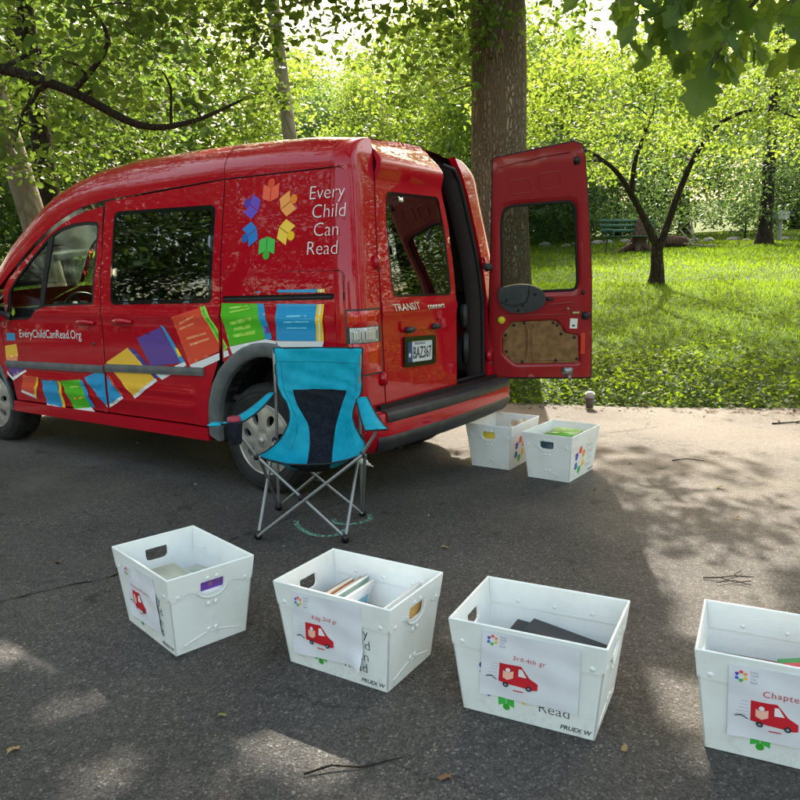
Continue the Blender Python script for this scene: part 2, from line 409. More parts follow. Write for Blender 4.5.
df = mathn(n, l, 'MULTIPLY', mathn(n, l, 'ADD', mathn(n, l, 'MULTIPLY', mr.outputs[0], .35), .05), ramp(n, l, nd.outputs['Fac'], [(0.50, g3(0)), (0.68, g3(1))]))
l.new(mixc(n, l, df, tb, (.42, .39, .34)), b.inputs['Base Color'])
M_RIVET = principled('clear_rivet', (0.86, 0.88, 0.88), 0.15, spec=0.8)
M_PAPER = principled('paper', (0.80, 0.80, 0.86), 0.7, spec=0.2)
M_REDINK = principled('red_ink', srgb(205, 30, 45), 0.6); M_INK = principled('dark_ink', (0.03, 0.03, 0.045), 0.5)
M_GREYINK = principled('grey_ink', (0.32, 0.34, 0.42), 0.6); M_PEACH = principled('peach_ink', srgb(250, 190, 170), 0.6)
M_FOOT = principled('steel_clip', (0.35, 0.35, 0.36), 0.35, 0.9)

def long_map(sg):   # outer long side, v = sg*W/2 ; a along u (mirrored for sg=+1), b height
    def f(a, b, d=0):
        t = b/TH; hw = (BW_+(TW-BW_)*t)/2
        return Vector((-sg*a, sg*(hw-d), b))
    return f
def short_map(sg):
    def f(a, b, d=0):
        t = b/TH; hl = (BL_+(TL-BL_)*t)/2
        return Vector((sg*(hl-d), sg*a, b))
    return f
def tote(name, x, y, a, label, print_col, group='white plastic book totes'):
    t = empty(name, (x, y, 0.002), a, label, 'tote', group)
    body = MB(); W = 0.0045
    for sg in (-1, 1):
        slab(body, [(-BL_/2, 0), (BL_/2, 0), (TL/2, TH), (-TL/2, TH)], [], long_map(sg), W)
        h = rnd_poly([(-0.045, 0.250), (-0.045, 0.203), (0.045, 0.203), (0.045, 0.250)], [0.006, 0.022, 0.022, 0.006])
        slab(body, [(-BW_/2, 0), (BW_/2, 0), (TW/2, TH), (-TW/2, TH)], [h], short_map(sg), W)
    body.box((0, 0, 0.003), (BL_-0.004, BW_-0.004, 0.006))
    o = body.build('wall_shell', M_TOTE, t)
    # folded collar, inside and outside
    c = MB(); e = 0.0028
    for sg in (-1, 1):
        f = long_map(sg)
        s_ = lambda z: (BL_+(TL-BL_)*z/TH)/2
        out = [(-s_(TH)-0.002, TH), (-s_(0.225), 0.222), (-s_(0.21)+0.012, 0.212), (s_(0.21)-0.012, 0.212), (s_(0.225), 0.222), (s_(TH)+0.002, TH)]
        slab(c, out[::-1], [], lambda a, b, d, f=f: f(a, b, d-e), e-0.0004)
        slab(c, [(-s_(0.215)+0.01, 0.215), (s_(0.215)-0.01, 0.215), (s_(TH)-0.008, TH), (-s_(TH)+0.008, TH)], [], lambda a, b, d, f=f: f(a, b, W+0.0004+d), 0.002)
        f = short_map(sg)
        w_ = lambda z: (BW_+(TW-BW_)*z/TH)/2
        ww = [(-w_(TH)-0.002, TH), (-w_(0.215), 0.212)]
        for k in range(0, 25):
            q = -1+2*k/24; aa = q*(w_(0.21)-0.012)
            zz = 0.208+0.020*math.exp(-((abs(q)-0.60)/0.20)**2)-0.030*math.exp(-(q/0.28)**2)-0.004*abs(q)
            ww.append((aa, zz))
        ww += [(w_(0.215), 0.212), (w_(TH)+0.002, TH)]
        h = rnd_poly([(-0.0455, 0.2505), (-0.0455, 0.2025), (0.0455, 0.2025), (0.0455, 0.2505)], [0.006, 0.022, 0.022, 0.006])
        slab(c, ww[::-1], [h], lambda a, b, d, f=f: f(a, b, d-e), e-0.0004)
        # raised welded ring below the handle and the centre fold
        rg = [f(0.058*math.cos(q), 0.226+0.040*math.sin(q), -0.003) for q in np.linspace(math.pi*0.98, math.pi*2.02, 16)]
        c.tube(rg, 0.0026, 6)
        c.tube([f(0, 0.03, -0.0005), f(0, 0.178, -0.0005)], 0.0016, 5)
        c.tube([f(-w_(0.02)+0.03, 0.028, 0), f(-0.03, 0.05, -0.001), f(0.03, 0.05, -0.001), f(w_(0.02)-0.03, 0.028, 0)], 0.0016, 5)
    c.build('collar', M_TOTE, t)
    rm = MB()
    P = [Vector((sx*(TL/2-0.001), sy*(TW/2-0.001), TH)) for sx, sy in ((-1, -1), (1, -1), (1, 1), (-1, 1))]
    for i in range(4):
        rm.tube([P[i], P[(i+1) % 4]], 0.0042, 8)
    for p in P: rm.lathe([(0.0001, 0.0044), (0.003, 0.0034), (0.0044, 0), (0.003, -0.0034)], 8, Matrix.Translation(p))
    rm.build('rim', M_TOTE, t)
    def rivet(f, a_, b_):
        rv = MB()
        p = f(a_, b_, -0.002); q = f(a_, b_, -0.006); nrm = (q-p).normalized()
        Mx = Matrix.Translation(p) @ nrm.to_track_quat('Z', 'Y').to_matrix().to_4x4()
        rv.lathe([(0.0085, 0), (0.0075, 0.002), (0.004, 0.0032), (0.0001, 0.0036)], 12, Mx); rv.build('rivet', M_RIVET, t)
    for sg in (-1, 1):
        for a_ in (-0.19, 0.19): rivet(long_map(sg), a_, 0.228)
        for a_, b_ in ((-0.13, 0.222), (0.13, 0.222), (-0.014, 0.163), (0.014, 0.163), (-0.014, 0.062), (0.014, 0.062), (-0.018, 0.262), (0.018, 0.262)): rivet(short_map(sg), a_, b_)
        for a_ in (-0.12, 0, 0.12):
            rv = MB(); rv.lathe([(0.008, 0), (0.0001, 0.003)], 10, Matrix.Translation(long_map(sg)(a_, 0.235, 0.0075)) @ Vector((0, -sg, 0)).to_track_quat('Z', 'Y').to_matrix().to_4x4()); rv.build('rivet', M_RIVET, t)
    # printed emblem and words on both long sides
    for sg in (-1, 1):
        pr_ = MB(); f = long_map(sg)
        add_logo(pr_, -0.060, 0.120, 0.056, f, -0.0006); pr_.build('printed_emblem', LOGO_M, t); pr_ = MB()
        k = 0
        for txt, xx, yy in (('Every', 0.034, 0.176), ('Child', 0.044, 0.134), ('Can', 0.060, 0.092), ('Read', 0.034, 0.050)):
            add_text(pr_, txt, xx, yy, 0.047, f, -0.0006, k, thin=-0.0005)
        pr_.build('printed_words', [print_col], t); pr_ = MB()
        add_text(pr_, 'PRUEX W', 0.098, 0.013, 0.020, f, -0.0006, 0, thin=0.02*0.02, shear=0.25, sx=1.0)
        pr_.build('maker_mark', [M_INK], t)
    return t

def paper(t, pts, kind, title, tx, ty, tsz, curl=None):
    f = long_map(-1)
    def lift(a, b):
        q = 0.0062+0.0014*math.sin(a*40+b*25)+0.0010*math.sin(a*90)+0.0012*math.sin(b*70+a*15)
        if curl:
            (cx_, cy_), rad, h = curl; d = max(0, 1-math.hypot(a-cx_, b-cy_)/rad); q += h*d*d
        return q
    # paper frame: bilinear map of unit square on the four corners (tl, tr, br, bl)
    tl, tr, br, bl = [Vector(p) for p in pts]
    def g_(a, b, d=0):
        # a in 0..1 left-right, b in 0..1 bottom-top
        p = (bl*(1-a)+br*a)*(1-b)+(tl*(1-a)+tr*a)*b
        return f(p.x, p.y, -(lift(p.x, p.y))+d)
    m = MB(); N_ = 14
    V = [g_(i/N_, j/N_) for j in range(N_+1) for i in range(N_+1)]+[g_(i/N_, j/N_, 0.0003) for j in range(N_+1) for i in range(N_+1)]
    Fc = [(j*(N_+1)+i, j*(N_+1)+i+1, (j+1)*(N_+1)+i+1, (j+1)*(N_+1)+i) for j in range(N_) for i in range(N_)]
    k = (N_+1)**2
    m.add(V, Fc+[tuple(reversed([q+k for q in f_])) for f_ in Fc], 0, True)
    o = m.build('paper_sign', M_PAPER, t)
    # print; x unit = paper width 0.28 m, y unit = height 0.212 m
    def pm(x, y, d=0): return g_(x/0.28, y/0.212, d-0.0017)
    pr_ = MB(); add_logo(pr_, 0.030, 0.185, 0.0105, pm, 0)
    for i, tx_ in enumerate(('Every', 'Child', 'Can', 'Read')):
        add_text(pr_, tx_, 0.052, 0.196-0.0095*i, 0.0085, pm, 0, 13)
    pmats = LOGO_M+[M_REDINK, M_GREYINK, principled('white_ink', (0.85, 0.82, 0.85), 0.6), M_PEACH, M_INK]
    pr_.build('paper_emblem', pmats, o); pr_ = MB()
    add_text(pr_, title, tx, ty, tsz, pm, 0, 12, thin=-0.0001, spacing=1.12); pr_.build('paper_title', pmats, o); pr_ = MB()
    vx, vy = 0.055, 0.045
    def blob(P_, mi_, d_): panel(pr_, [(vx+x, vy+y) for x, y in P_], [], lambda a, b, d: pm(a, b, d_+d), .02, 0, mi=mi_)
    blob(((0, 0.012), (0.10, 0.002), (0.112, 0.004), (0.112, 0.024), (0.088, 0.038), (0.062, 0.072), (0, 0.072)), 12, 0)
    blob(((0.056, 0.038), (0.080, 0.038), (0.066, 0.062), (0.056, 0.062)), 14, -.0008)
    blob(((0.012, 0.028), (0.026, 0.022), (0.042, 0.030), (0.042, 0.052), (0.026, 0.046), (0.012, 0.050)), 15, -.0008)
    pr_.add([pm(vx+0.026+0.007*math.cos(q), vy+0.054+0.007*math.sin(q), -0.0012) for q in np.linspace(0, 6.28, 11)[:-1]], [tuple(range(10))], 14)
    for wx in (0.022, 0.088):
        pr_.add([pm(vx+wx+0.0085*math.cos(q), vy+0.006+0.0085*math.sin(q), -0.0012) for q in np.linspace(0, 6.28, 13)[:-1]], [tuple(range(12))], 16)
        pr_.add([pm(vx+wx+0.004*math.cos(q), vy+0.006+0.004*math.sin(q), -0.0016) for q in np.linspace(0, 6.28, 9)[:-1]], [tuple(range(8))], 13)
    pr_.add([pm(vx+x, vy+y) for x, y in ((0.042, -0.008), (0.075, -0.008), (0.072, -0.0115), (0.046, -0.0115))], [(0, 3, 2, 1)], 12)
    pr_.add([pm(vx+x, vy+y) for x, y in ((-0.038, 0.018), (-0.022, 0.022), (-0.006, 0.013), (-0.006, 0.016), (-0.022, 0.0255), (-0.038, 0.021))], [(0, 1, 4, 5), (1, 2, 3, 4)], 16)
    for i in range(5):
        y_ = vy+0.026+i*0.010
        pr_.add([pm(vx+x, y) for x, y in ((-0.036+0.003*i, y_), (-0.006, y_), (-0.006, y_+0.0009), (-0.036+0.003*i, y_+0.0009))], [(0, 1, 2, 3)], 13)
    pr_.build('van_drawing', pmats, o)
    return o

TP = {1: (-0.8234, 2.6490, -0.8282), 2: (-0.1496, 2.3803, -0.5527), 3: (0.4134, 2.1098, -0.4657), 4: (1.0571, 1.9045, -0.4542), 5: (0.7044, 5.0286, 0.9991), 6: (1.0367, 4.7074, 0.9492)}
PALE = principled('pale_print', (0.42, 0.44, 0.46), 0.5)
t1 = tote('book_tote', *TP[1], 'leftmost white tote of the front row, purple book behind its handle hole', M_INK)
t2 = tote('book_tote', *TP[2], 'white tote of upright books with curled paper sign reading Kdg-2nd gr', M_INK)
t3 = tote('book_tote', *TP[3], 'white plastic tote holding black folders, paper sign reading 3rd-4th gr', M_INK)
t4 = tote('book_tote', *TP[4], 'white tote with paper sign reading Chapter Books at the right edge', M_INK)
t5 = tote('book_tote', *TP[5], 'white tote with yellow book in its handle hole, nearest the van bumper', PALE)
t6 = tote('book_tote', *TP[6], 'white tote with lime green book on top, right of the one nearest the bumper', PALE)
paper(t1, [(-0.128, 0.262), (0.118, 0.272), (0.120, 0.055), (-0.145, 0.047)], 'a', 'Read Alouds/Preschool', 0.045, 0.128, 0.017)
paper(t2, [(-0.152, 0.275), (0.122, 0.287), (0.120, 0.068), (-0.171, 0.044)], 'b', 'Kdg-2nd gr', 0.085, 0.134, 0.020, curl=((0.12, 0.068), 0.09, 0.035))
paper(t3, [(-0.122, 0.282), (0.161, 0.284), (0.150, 0.074), (-0.141, 0.069)], 'c', '3rd-4th gr', 0.092, 0.134, 0.020)
paper(t4, [(-0.146, 0.272), (0.134, 0.280), (0.140, 0.068), (-0.141, 0.060)], 'd', 'Chapter Books', 0.082, 0.134, 0.026)

# books: hard covers round a block of pages
PAGES = principled('pages', (0.78, 0.75, 0.66), 0.8, spec=0.2)
def cover_mat(c, c2=None): 
    m = principled('cover', c, 0.35)
    if c2: grime(m, c, c2, 18, 0.48, 0.52)
    return m
def book(tp, u, v, z, rx, ry, rz, dims, cov, label, cat='book', group='books in the totes', c2=None, art=()):
    """dims = (cover width, cover height, thickness); lying flat in its own frame, placed inside a tote; art = list of (x0, y0, x1, y1, colour)"""
    x, y, a = tp; w_, h_, th = dims
    o = empty('book', (0, 0, 0), 0, label, cat, group)
    Mx = Matrix.Translation((x, y, 0.002)) @ Matrix.Rotation(a, 4, 'Z') @ Matrix.Translation((u, v, z)) @ Matrix.Rotation(rz, 4, 'Z') @ Matrix.Rotation(ry, 4, 'Y') @ Matrix.Rotation(rx, 4, 'X')
    o.matrix_world = Mx
    cm = cover_mat(cov, c2)
    c = MB(); ct = 0.0018
    c.bbox((0, 0, th-ct/2), (w_, h_, ct), 0.0008); c.bbox((0, 0, ct/2), (w_, h_, ct), 0.0008); c.bbox((-w_/2+ct/2, 0, th/2), (ct, h_, th-2*ct-0.0004), 0.0006)
    mats = [cm]
    for k, (x0, y0, x1, y1, col) in enumerate(art):
        mats.append(principled('cover_print', col, 0.35))
        for zz, sgn in ((th+0.0004, 1), (-0.0004, -1)):
            q = [((x0-0.5)*w_, (y0-0.5)*h_, zz), ((x1-0.5)*w_, (y0-0.5)*h_, zz), ((x1-0.5)*w_, (y1-0.5)*h_, zz), ((x0-0.5)*w_, (y1-0.5)*h_, zz)]
            c.add(q, [(0, 1, 2, 3) if sgn > 0 else (3, 2, 1, 0)], k+1)
    c.build('cover', mats, o)
    p = MB(); p.box((0.001, 0, th/2), (w_-0.006, h_-0.006, th-2*ct-0.0006)); p.build('page_block', PAGES, o)
    return o
UP = math.pi/2
# tote 1: cream books lying, purple one standing against the near end
book(TP[1], 0.03, 0.02, 0.008, 0, 0, 0.1, (0.27, 0.20, 0.025), (0.55, 0.55, 0.50), 'pale cream book lying at the bottom of the leftmost front tote')
book(TP[1], 0.0, 0.03, 0.036, 0, 0.0, -0.05, (0.28, 0.20, 0.065), (0.52, 0.55, 0.48), 'cream covered book in the middle of the pile in the leftmost front tote')
book(TP[1], 0.03, 0.03, 0.103, 0, 0.0, 0.12, (0.26, 0.21, 0.075), (0.62, 0.63, 0.58), 'thick off-white book on top of the pile in the leftmost front tote', art=[(0.1, 0.7, 0.8, 0.85, (0.3, 0.4, 0.3))])
book(TP[1], 0.0, -0.03, 0.190, 0, 0.05, -0.02, (0.24, 0.10, 0.012), (0.50, 0.52, 0.42), 'thin olive grey book lying slanted on the pile in the leftmost front tote')
book(TP[1], 0.204, 0.0, 0.150, 0, -1.46, 0, (0.21, 0.24, 0.008), (0.80, 0.78, 0.84), 'purple and white picture book behind the handle hole of the leftmost front tote', art=[(0.80, 0.25, 0.98, 0.72, (0.20, 0.07, 0.45)), (0.86, 0.58, 0.92, 0.65, (0.8, 0.4, 0.45)), (0.85, 0.46, 0.93, 0.52, (0.8, 0.4, 0.45))])
# tote 2: a leaning row
BB = [(-0.165, 0.02, 0.020, (0.12, 0.13, 0.12), 0.19, 'dark grey book, first of the leaning row in the Kdg-2nd gr tote', ()),
      (-0.140, 0.01, 0.016, (0.55, 0.27, 0.06), 0.215, 'orange brown book, second of the leaning row in the Kdg-2nd gr tote', ()),
      (-0.112, 0.00, 0.012, (0.80, 0.78, 0.72), 0.215, 'white edged book between the orange and the red books in the Kdg-2nd gr tote', ()),
      (-0.092, 0.00, 0.012, (0.55, 0.04, 0.05), 0.235, 'red picture book in the leaning row of the Kdg-2nd gr tote', ((0.05, 0.1, 0.5, 0.4, (0.8, 0.75, 0.7)),)),
      (-0.070, 0.00, 0.014, (0.22, 0.34, 0.28), 0.245, 'grey green book in the leaning row of the Kdg-2nd gr tote', ()),
      (-0.045, 0.00, 0.010, (0.80, 0.78, 0.76), 0.235, 'white book with a yellow patch, last of the leaning row in the Kdg-2nd gr tote', ((0.06, 0.30, 0.22, 0.50, (0.8, 0.6, 0.12)), (0.02, 0.62, 0.1, 0.9, (0.15, 0.2, 0.25)), (0.25, 0.55, 0.8, 0.9, (0.25, 0.5, 0.6))))]
for u, v, th, col, hh, lab, art in BB:
    book(TP[2], u, v, 0.016+hh/2*math.sin(1.25), 0, -1.25, 0, (hh, 0.225, th), col, lab, art=art)
book(TP[2], 0.035, 0.02, 0.010, 0, 0, 0.4, (0.15, 0.20, 0.05), (0.70, 0.72, 0.75), 'white book lying flat at the bottom of the Kdg-2nd gr tote')
book(TP[2], 0.04, 0.03, 0.063, 0, 0, 0.2, (0.14, 0.20, 0.07), (0.15, 0.50, 0.70), 'sky blue book lying flat in the middle of the Kdg-2nd gr tote', art=[(0.1, 0.1, 0.4, 0.5, (0.7, 0.75, 0.75))])
book(TP[2], 0.150, 0.01, 0.140, 0, -1.40, 0, (0.245, 0.24, 0.010), (0.80, 0.80, 0.80), 'white picture book with blue drawing, standing alone in the Kdg-2nd gr tote', art=[(0.05, 0.12, 0.18, 0.72, (0.72, 0.75, 0.76)), (0.10, 0.15, 0.20, 0.42, (0.1, 0.3, 0.5)), (0.22, 0.1, 0.6, 0.7, (0.12, 0.15, 0.22)), (0.08, 0.5, 0.11, 0.8, (0.5, 0.2, 0.2))])
book(TP[2], 0.188, 0.01, 0.120, 0, -1.46, 0, (0.20, 0.22, 0.014), (0.45, 0.22, 0.08), 'tan book showing through the handle hole of the Kdg-2nd gr tote')
book(TP[2], 0.200, 0.0, 0.132, 0, -1.46, 0, (0.225, 0.16, 0.008), (0.55, 0.30, 0.07), 'ochre book against the end wall of the Kdg-2nd gr tote')
# tote 3: black folders
book(TP[3], 0.045, 0.055, 0.008, 0, 0, 0.0, (0.26, 0.14, 0.07), (0.05, 0.05, 0.055), 'black box file at the bottom of the 3rd-4th gr tote', 'folder')
book(TP[3], 0.045, 0.04, 0.082, 0, 0, 0.02, (0.28, 0.15, 0.06), (0.035, 0.035, 0.04), 'black folder in the middle of the stack in the 3rd-4th gr tote', 'folder')
book(TP[3], 0.03, 0.035, 0.148, 0.05, 0.07, -0.06, (0.30, 0.17, 0.022), (0.018, 0.018, 0.020), 'black folder lying slanted on top in the 3rd-4th gr tote', 'folder', art=[(0.25, 0.3, 0.45, 0.36, (0.2, 0.2, 0.18))])
book(TP[3], 0.07, 0.02, 0.180, 0.05, 0.09, -0.16, (0.27, 0.13, 0.014), (0.03, 0.03, 0.034), 'thin dark folder topmost and turned in the 3rd-4th gr tote', 'folder')
# tote 4
book(TP[4], -0.05, 0.02, 0.010, 0, 0, 0.0, (0.25, 0.22, 0.09), (0.35, 0.12, 0.08), 'thick red brown book at the bottom of the Chapter Books tote')
book(TP[4], -0.07, 0.02, 0.104, 0, 0, 0.04, (0.24, 0.22, 0.05), (0.16, 0.12, 0.05), 'brown book below the dark green one in the Chapter Books tote')
book(TP[4], -0.06, -0.01, 0.158, 0, -0.02, 0.04, (0.24, 0.18, 0.018), (0.05, 0.10, 0.06), 'dark green book with red top edge lying in the Chapter Books tote', art=[(0.0, 0.82, 1, 1, (0.35, 0.06, 0.05))])
book(TP[4], 0.055, -0.045, 0.158, 1.15, 0.0, 0.5, (0.15, 0.20, 0.014), (0.10, 0.35, 0.12), 'green red and cream comic book sticking up in the Chapter Books tote', art=[(0.02, 0.55, 0.4, 0.95, (0.6, 0.08, 0.08)), (0.45, 0.5, 0.95, 0.95, (0.75, 0.68, 0.5)), (0.1, 0.1, 0.5, 0.45, (0.75, 0.72, 0.6)), (0.55, 0.1, 0.9, 0.4, (0.06, 0.12, 0.1))])
book(TP[4], 0.13, 0.0, 0.145, 1.05, 0.0, 0.3, (0.15, 0.21, 0.014), (0.65, 0.30, 0.07), 'orange comic book leaning behind the green one in the Chapter Books tote', art=[(0.1, 0.6, 0.9, 0.9, (0.75, 0.6, 0.3))])
# tote 5, 6
book(TP[5], -0.204, 0.0, 0.145, 0, 1.46, 0, (0.21, 0.20, 0.010), (0.72, 0.55, 0.05), 'yellow book behind the handle hole of the tote by the bumper', art=[(0.80, 0.45, 0.90, 0.60, (0.25, 0.2, 0.02))])
book(TP[5], 0.11, -0.09, 0.15, 1.45, 0, 0.0, (0.13, 0.26, 0.012), (0.50, 0.40, 0.28), 'tan cardboard backed book standing in the tote by the bumper')
book(TP[6], 0.02, 0.0, 0.010, 0, 0, 0, (0.30, 0.23, 0.11), (0.40, 0.45, 0.25), 'large pale green book at the bottom of the tote with the lime book')
book(TP[6], 0.03, 0.0, 0.125, 0, 0, 0.0, (0.28, 0.22, 0.10), (0.12, 0.30, 0.05), 'thick green book below the lime one in the front tote by the bumper')
book(TP[6], 0.03, 0.0, 0.230, 0, 0, 0.08, (0.26, 0.19, 0.035), (0.20, 0.50, 0.07), 'lime green book with white pages lying on top of its tote')
book(TP[6], -0.204, 0.0, 0.148, 0, 1.46, 0, (0.22, 0.22, 0.008), (0.03, 0.07, 0.09), 'dark book with teal stripe behind the handle hole of the lime book tote', art=[(0.62, 0.35, 0.74, 0.62, (0.1, 0.45, 0.45)), (0.5, 0.55, 0.56, 0.7, (0.6, 0.6, 0.6))])
# ================================================================ camping chair
M_TEAL = grime(principled('teal_nylon', (0.0, 0.36, 0.52), 0.6, spec=0.3), (0.0, 0.30, 0.45), (0.005, 0.40, 0.56), 9, 0.35, 0.65, 0.6, 22)
M_MESH = grime(principled('black_mesh', (0.010, 0.012, 0.02), 0.75, spec=0.2), (0.008, 0.01, 0.016), (0.016, 0.018, 0.03), 60, 0.4, 0.6, 0.2, 400)
M_BIND = principled('black_binding', (0.012, 0.012, 0.014), 0.6)
M_TUBE = principled('grey_powder_tube', (0.30, 0.31, 0.32), 0.35, 0.6)
M_BLKPL = principled('black_plastic', (0.015, 0.015, 0.016), 0.4)
def build_chair():
    org = Vector((-0.47, 3.75, 0))
    ch = empty('camping_chair', org, 0, 'turquoise folding camping chair with black mesh back standing before the rear wheel', 'chair')
    def L(p): return Vector(p)-org
    rows = [((-0.661, 3.930, 0.922), (-0.186, 3.800, 0.927), .17, .83), ((-0.651, 3.910, 0.797), (-0.192, 3.790, 0.789), .165, .82), ((-0.635, 3.880, 0.700), (-0.196, 3.770, 0.705), .16, .82),
            ((-0.594, 3.870, 0.627), (-0.230, 3.760, 0.640), .14, .80), ((-0.584, 3.850, 0.550), (-0.241, 3.740, 0.576), .28, .72), ((-0.626, 3.820, 0.461), (-0.215, 3.700, 0.511), .34, .66),
            ((-0.682, 3.740, 0.416), (-0.177, 3.620, 0.472), .36, .65), ((-0.706, 3.65, 0.416), (-0.176, 3.55, 0.455), .32, .67), ((-0.699, 3.580, 0.420), (-0.178, 3.500, 0.445), .27, .69)]
    sag = [(0.02, 0), (0.05, 0), (0.07, 0), (0.08, -0.02), (0.09, -0.07), (0.07, -0.12), (0.03, -0.135), (0.0, -0.09), (-0.005, -0.045)]
    NU = 18
    def pt(r, u):
        l_, r_, a, b = rows[r]; p = Vector(l_)*(1-u)+Vector(r_)*u
        k = math.sin(math.pi*u)**0.8 if 0 < u < 1 else 0
        return L(p+Vector((0, sag[r][0]*k, sag[r][1]*k)))
    # columns: 5 left, 8 centre, 5 right, following the mesh insert
    def us(r):
        a, b = rows[r][2:]
        return [a*i/5 for i in range(5)]+[a+(b-a)*i/8 for i in range(8)]+[b+(1-b)*i/5 for i in range(6)]
    def cat(p0, p1, p2, p3, t): return 0.5*((2*p1)+(p2-p0)*t+(2*p0-5*p1+4*p2-p3)*t*t+(3*p1-p0-3*p2+p3)*t**3)
    G = [[pt(r, u) for u in us(r)] for r in range(len(rows))]
    rowsf = []; nr = len(rows); SUB = 5
    for r in range(nr-1):
        for k in range(SUB):
            t = k/SUB; rr = [G[max(r-1, 0)], G[r], G[r+1], G[min(r+2, nr-1)]]
            rowsf.append(([cat(*[q[c] for q in rr], t) for c in range(19)], r+t))
    rowsf.append((G[-1], nr-1))
    for ri, (row, tt) in enumerate(rowsf):      # small wrinkles in the cloth
        for c, p in enumerate(row): p.y += 0.006*math.sin(c*1.3+ri*0.9)*math.sin(ri*0.45+c*0.5)+0.004*math.sin(c*.7-ri*1.7)+(0.006*math.sin(c*2.4+1) if 5 < ri < 12 else 0)
    mb = MB(); V = [p for row, _ in rowsf for p in row]; Fc = []; 
    for i in range(len(rowsf)-1):
        for c in range(18):
            mi = 1 if (5 <= c < 13 and rowsf[i][1] >= 2-1e-6) else 0
            mb_face = (i*19+c, i*19+c+1, (i+1)*19+c+1, (i+1)*19+c); Fc.append((mb_face, mi))
    me = mesh_of('seat_sling', V, [f for f, _ in Fc], [m for _, m in Fc])
    o = link('seat_sling', me, [M_TEAL, M_MESH], ch, True)
    sd = o.modifiers.new('thickness', 'SOLIDIFY'); sd.thickness = 0.003
    b = MB()
    left = [r[0][0] for r in rowsf]; right = [r[0][-1] for r in rowsf]; top = rowsf[0][0]; bot = rowsf[-1][0]
    for P in (left, right, top, bot): b.tube(P, 0.0045, 6)
    i2 = 2*SUB
    b.tube([rowsf[i2][0][c]+Vector((0, -0.003, 0)) for c in range(5, 14)], 0.0022, 5)
    b.build('edge_binding', M_BIND, ch)
    sm_ = MB()
    for ri in (3, ):
        sm_.tube([p+Vector((0, -0.004, 0)) for p in rowsf[ri][0]], 0.0012, 4)
    for c in (2, 16): sm_.tube([r[0][c]+Vector((0, -0.004, 0)) for r in rowsf[3:]], 0.0011, 4)
    sm_.build('stitching', principled('thread', (0.0, 0.16, 0.22), .8), ch)
    A = L((-0.72, 3.57, 0.02)); B = L((-0.28, 3.50, 0.02)); Cc = L((-0.69, 4.03, 0.02)); D = L((-0.215, 3.90, 0.02))
    SL = L((-0.709, 3.565, 0.425)); SR = L((-0.185, 3.49, 0.445)); BL = L((-0.668, 3.86, 0.44)); BR = L((-0.20, 3.76, 0.47))
    r_ = 0.0085
    def bar(nm, pts, rr=r_):
        m = MB(); m.tube(pts, rr, 8); return m.build(nm, M_TUBE, ch)
    off = Vector((0, 0.012, 0))
    bar('leg_bar', [A-off, SR-off]); bar('leg_bar', [B+off, SL+off])
    bar('leg_bar', [A, BL+Vector((0.0, 0, 0.0))]); bar('leg_bar', [Cc, SL+Vector((0.012, 0, 0))])
    bar('leg_bar', [B, BR]); bar('leg_bar', [D, SR+Vector((0.012, 0, 0))])
    bar('leg_bar', [Cc+off, BR+off]); bar('leg_bar', [D-off, BL-off])
    bar('arm_post', [SL, L((-0.73, 3.55, 0.47)), L((-0.79, 3.535, 0.56)), L((-0.815, 3.53, 0.60))]); bar('arm_post', [SR, L((-0.16, 3.47, 0.49)), L((-0.125, 3.45, 0.545)), L((-0.115, 3.44, 0.575))])
    bar('back_pole', [Cc, L((-0.655, 3.90, 0.70)), L((-0.662, 3.935, 0.915))]); bar('back_pole', [D, L((-0.21, 3.79, 0.70)), L((-0.190, 3.805, 0.92))])
    for p in (A, B, Cc, D):
        m = MB(); m.bbox(p+Vector((0, 0, 0.002)), (0.038, 0.034, 0.042), 0.008); m.build('foot_cap', M_BLKPL, ch)
    for p in (SL, SR, BL, BR, (A+SR)/2, (B+SL)/2, L((-0.44, 3.75, 0.25))): m = MB(); m.bbox(p, (0.024, 0.024, 0.034), 0.006); m.build('joint_clip', M_BLKPL, ch)
    # arm rests: cloth strips
    def strip(nm, inner, outer):
        Q = []; n_ = 10
        for i in range(n_+1):
            t = i/n_; a = Vector(inner[0])*(1-t)+Vector(inner[1])*t; b_ = Vector(outer[0])*(1-t)+Vector(outer[1])*t
            dz = -0.018*math.sin(math.pi*t); Q.append([L(a+Vector((0, 0, dz))), L((a+b_)/2+Vector((0, 0, dz+0.006))), L(b_+Vector((0, 0, dz)))])
        V = [p for q in Q for p in q]; Fc = [(3*i+j, 3*i+j+1, 3*i+4+j, 3*i+3+j) for i in range(n_) for j in range(2)]
        o = link(nm, mesh_of(nm, V, Fc), M_TEAL, ch, True); s = o.modifiers.new('t', 'SOLIDIFY'); s.thickness = 0.004; s.offset = 0
        e = MB(); e.tube([q[0] for q in Q]+[q[2] for q in reversed(Q)]+[Q[0][0]], 0.0042, 6); e.build('arm_binding', M_BIND, o)
        return o
    strip('arm_rest', ((-0.655, 3.87, 0.690), (-0.765, 3.50, 0.606)), ((-0.70, 3.89, 0.685), (-0.865, 3.50, 0.604)))
    strip('arm_rest', ((-0.222, 3.74, 0.672), (-0.165, 3.41, 0.578)), ((-0.165, 3.74, 0.683), (-0.058, 3.41, 0.583)))
    # cup holder in the left arm
    cp = MB(); Mx = Matrix.Translation(L((-0.80, 3.53, 0.0)))
    cp.lathe([(0.030, 0.50), (0.033, 0.51), (0.037, 0.612), (0.041, 0.614), (0.041, 0.608), (0.030, 0.50)], 20, Mx)
    o = cp.build('cup_holder', M_MESH, ch)
    cl = MB(); cl.lathe([(0.0001, 0.628), (0.026, 0.634), (0.032, 0.630), (0.034, 0.600), (0.028, 0.598)], 20, Mx)
    cl.build('red_cup_rim', principled('red_rim', (0.35, 0.03, 0.06), 0.4), ch)
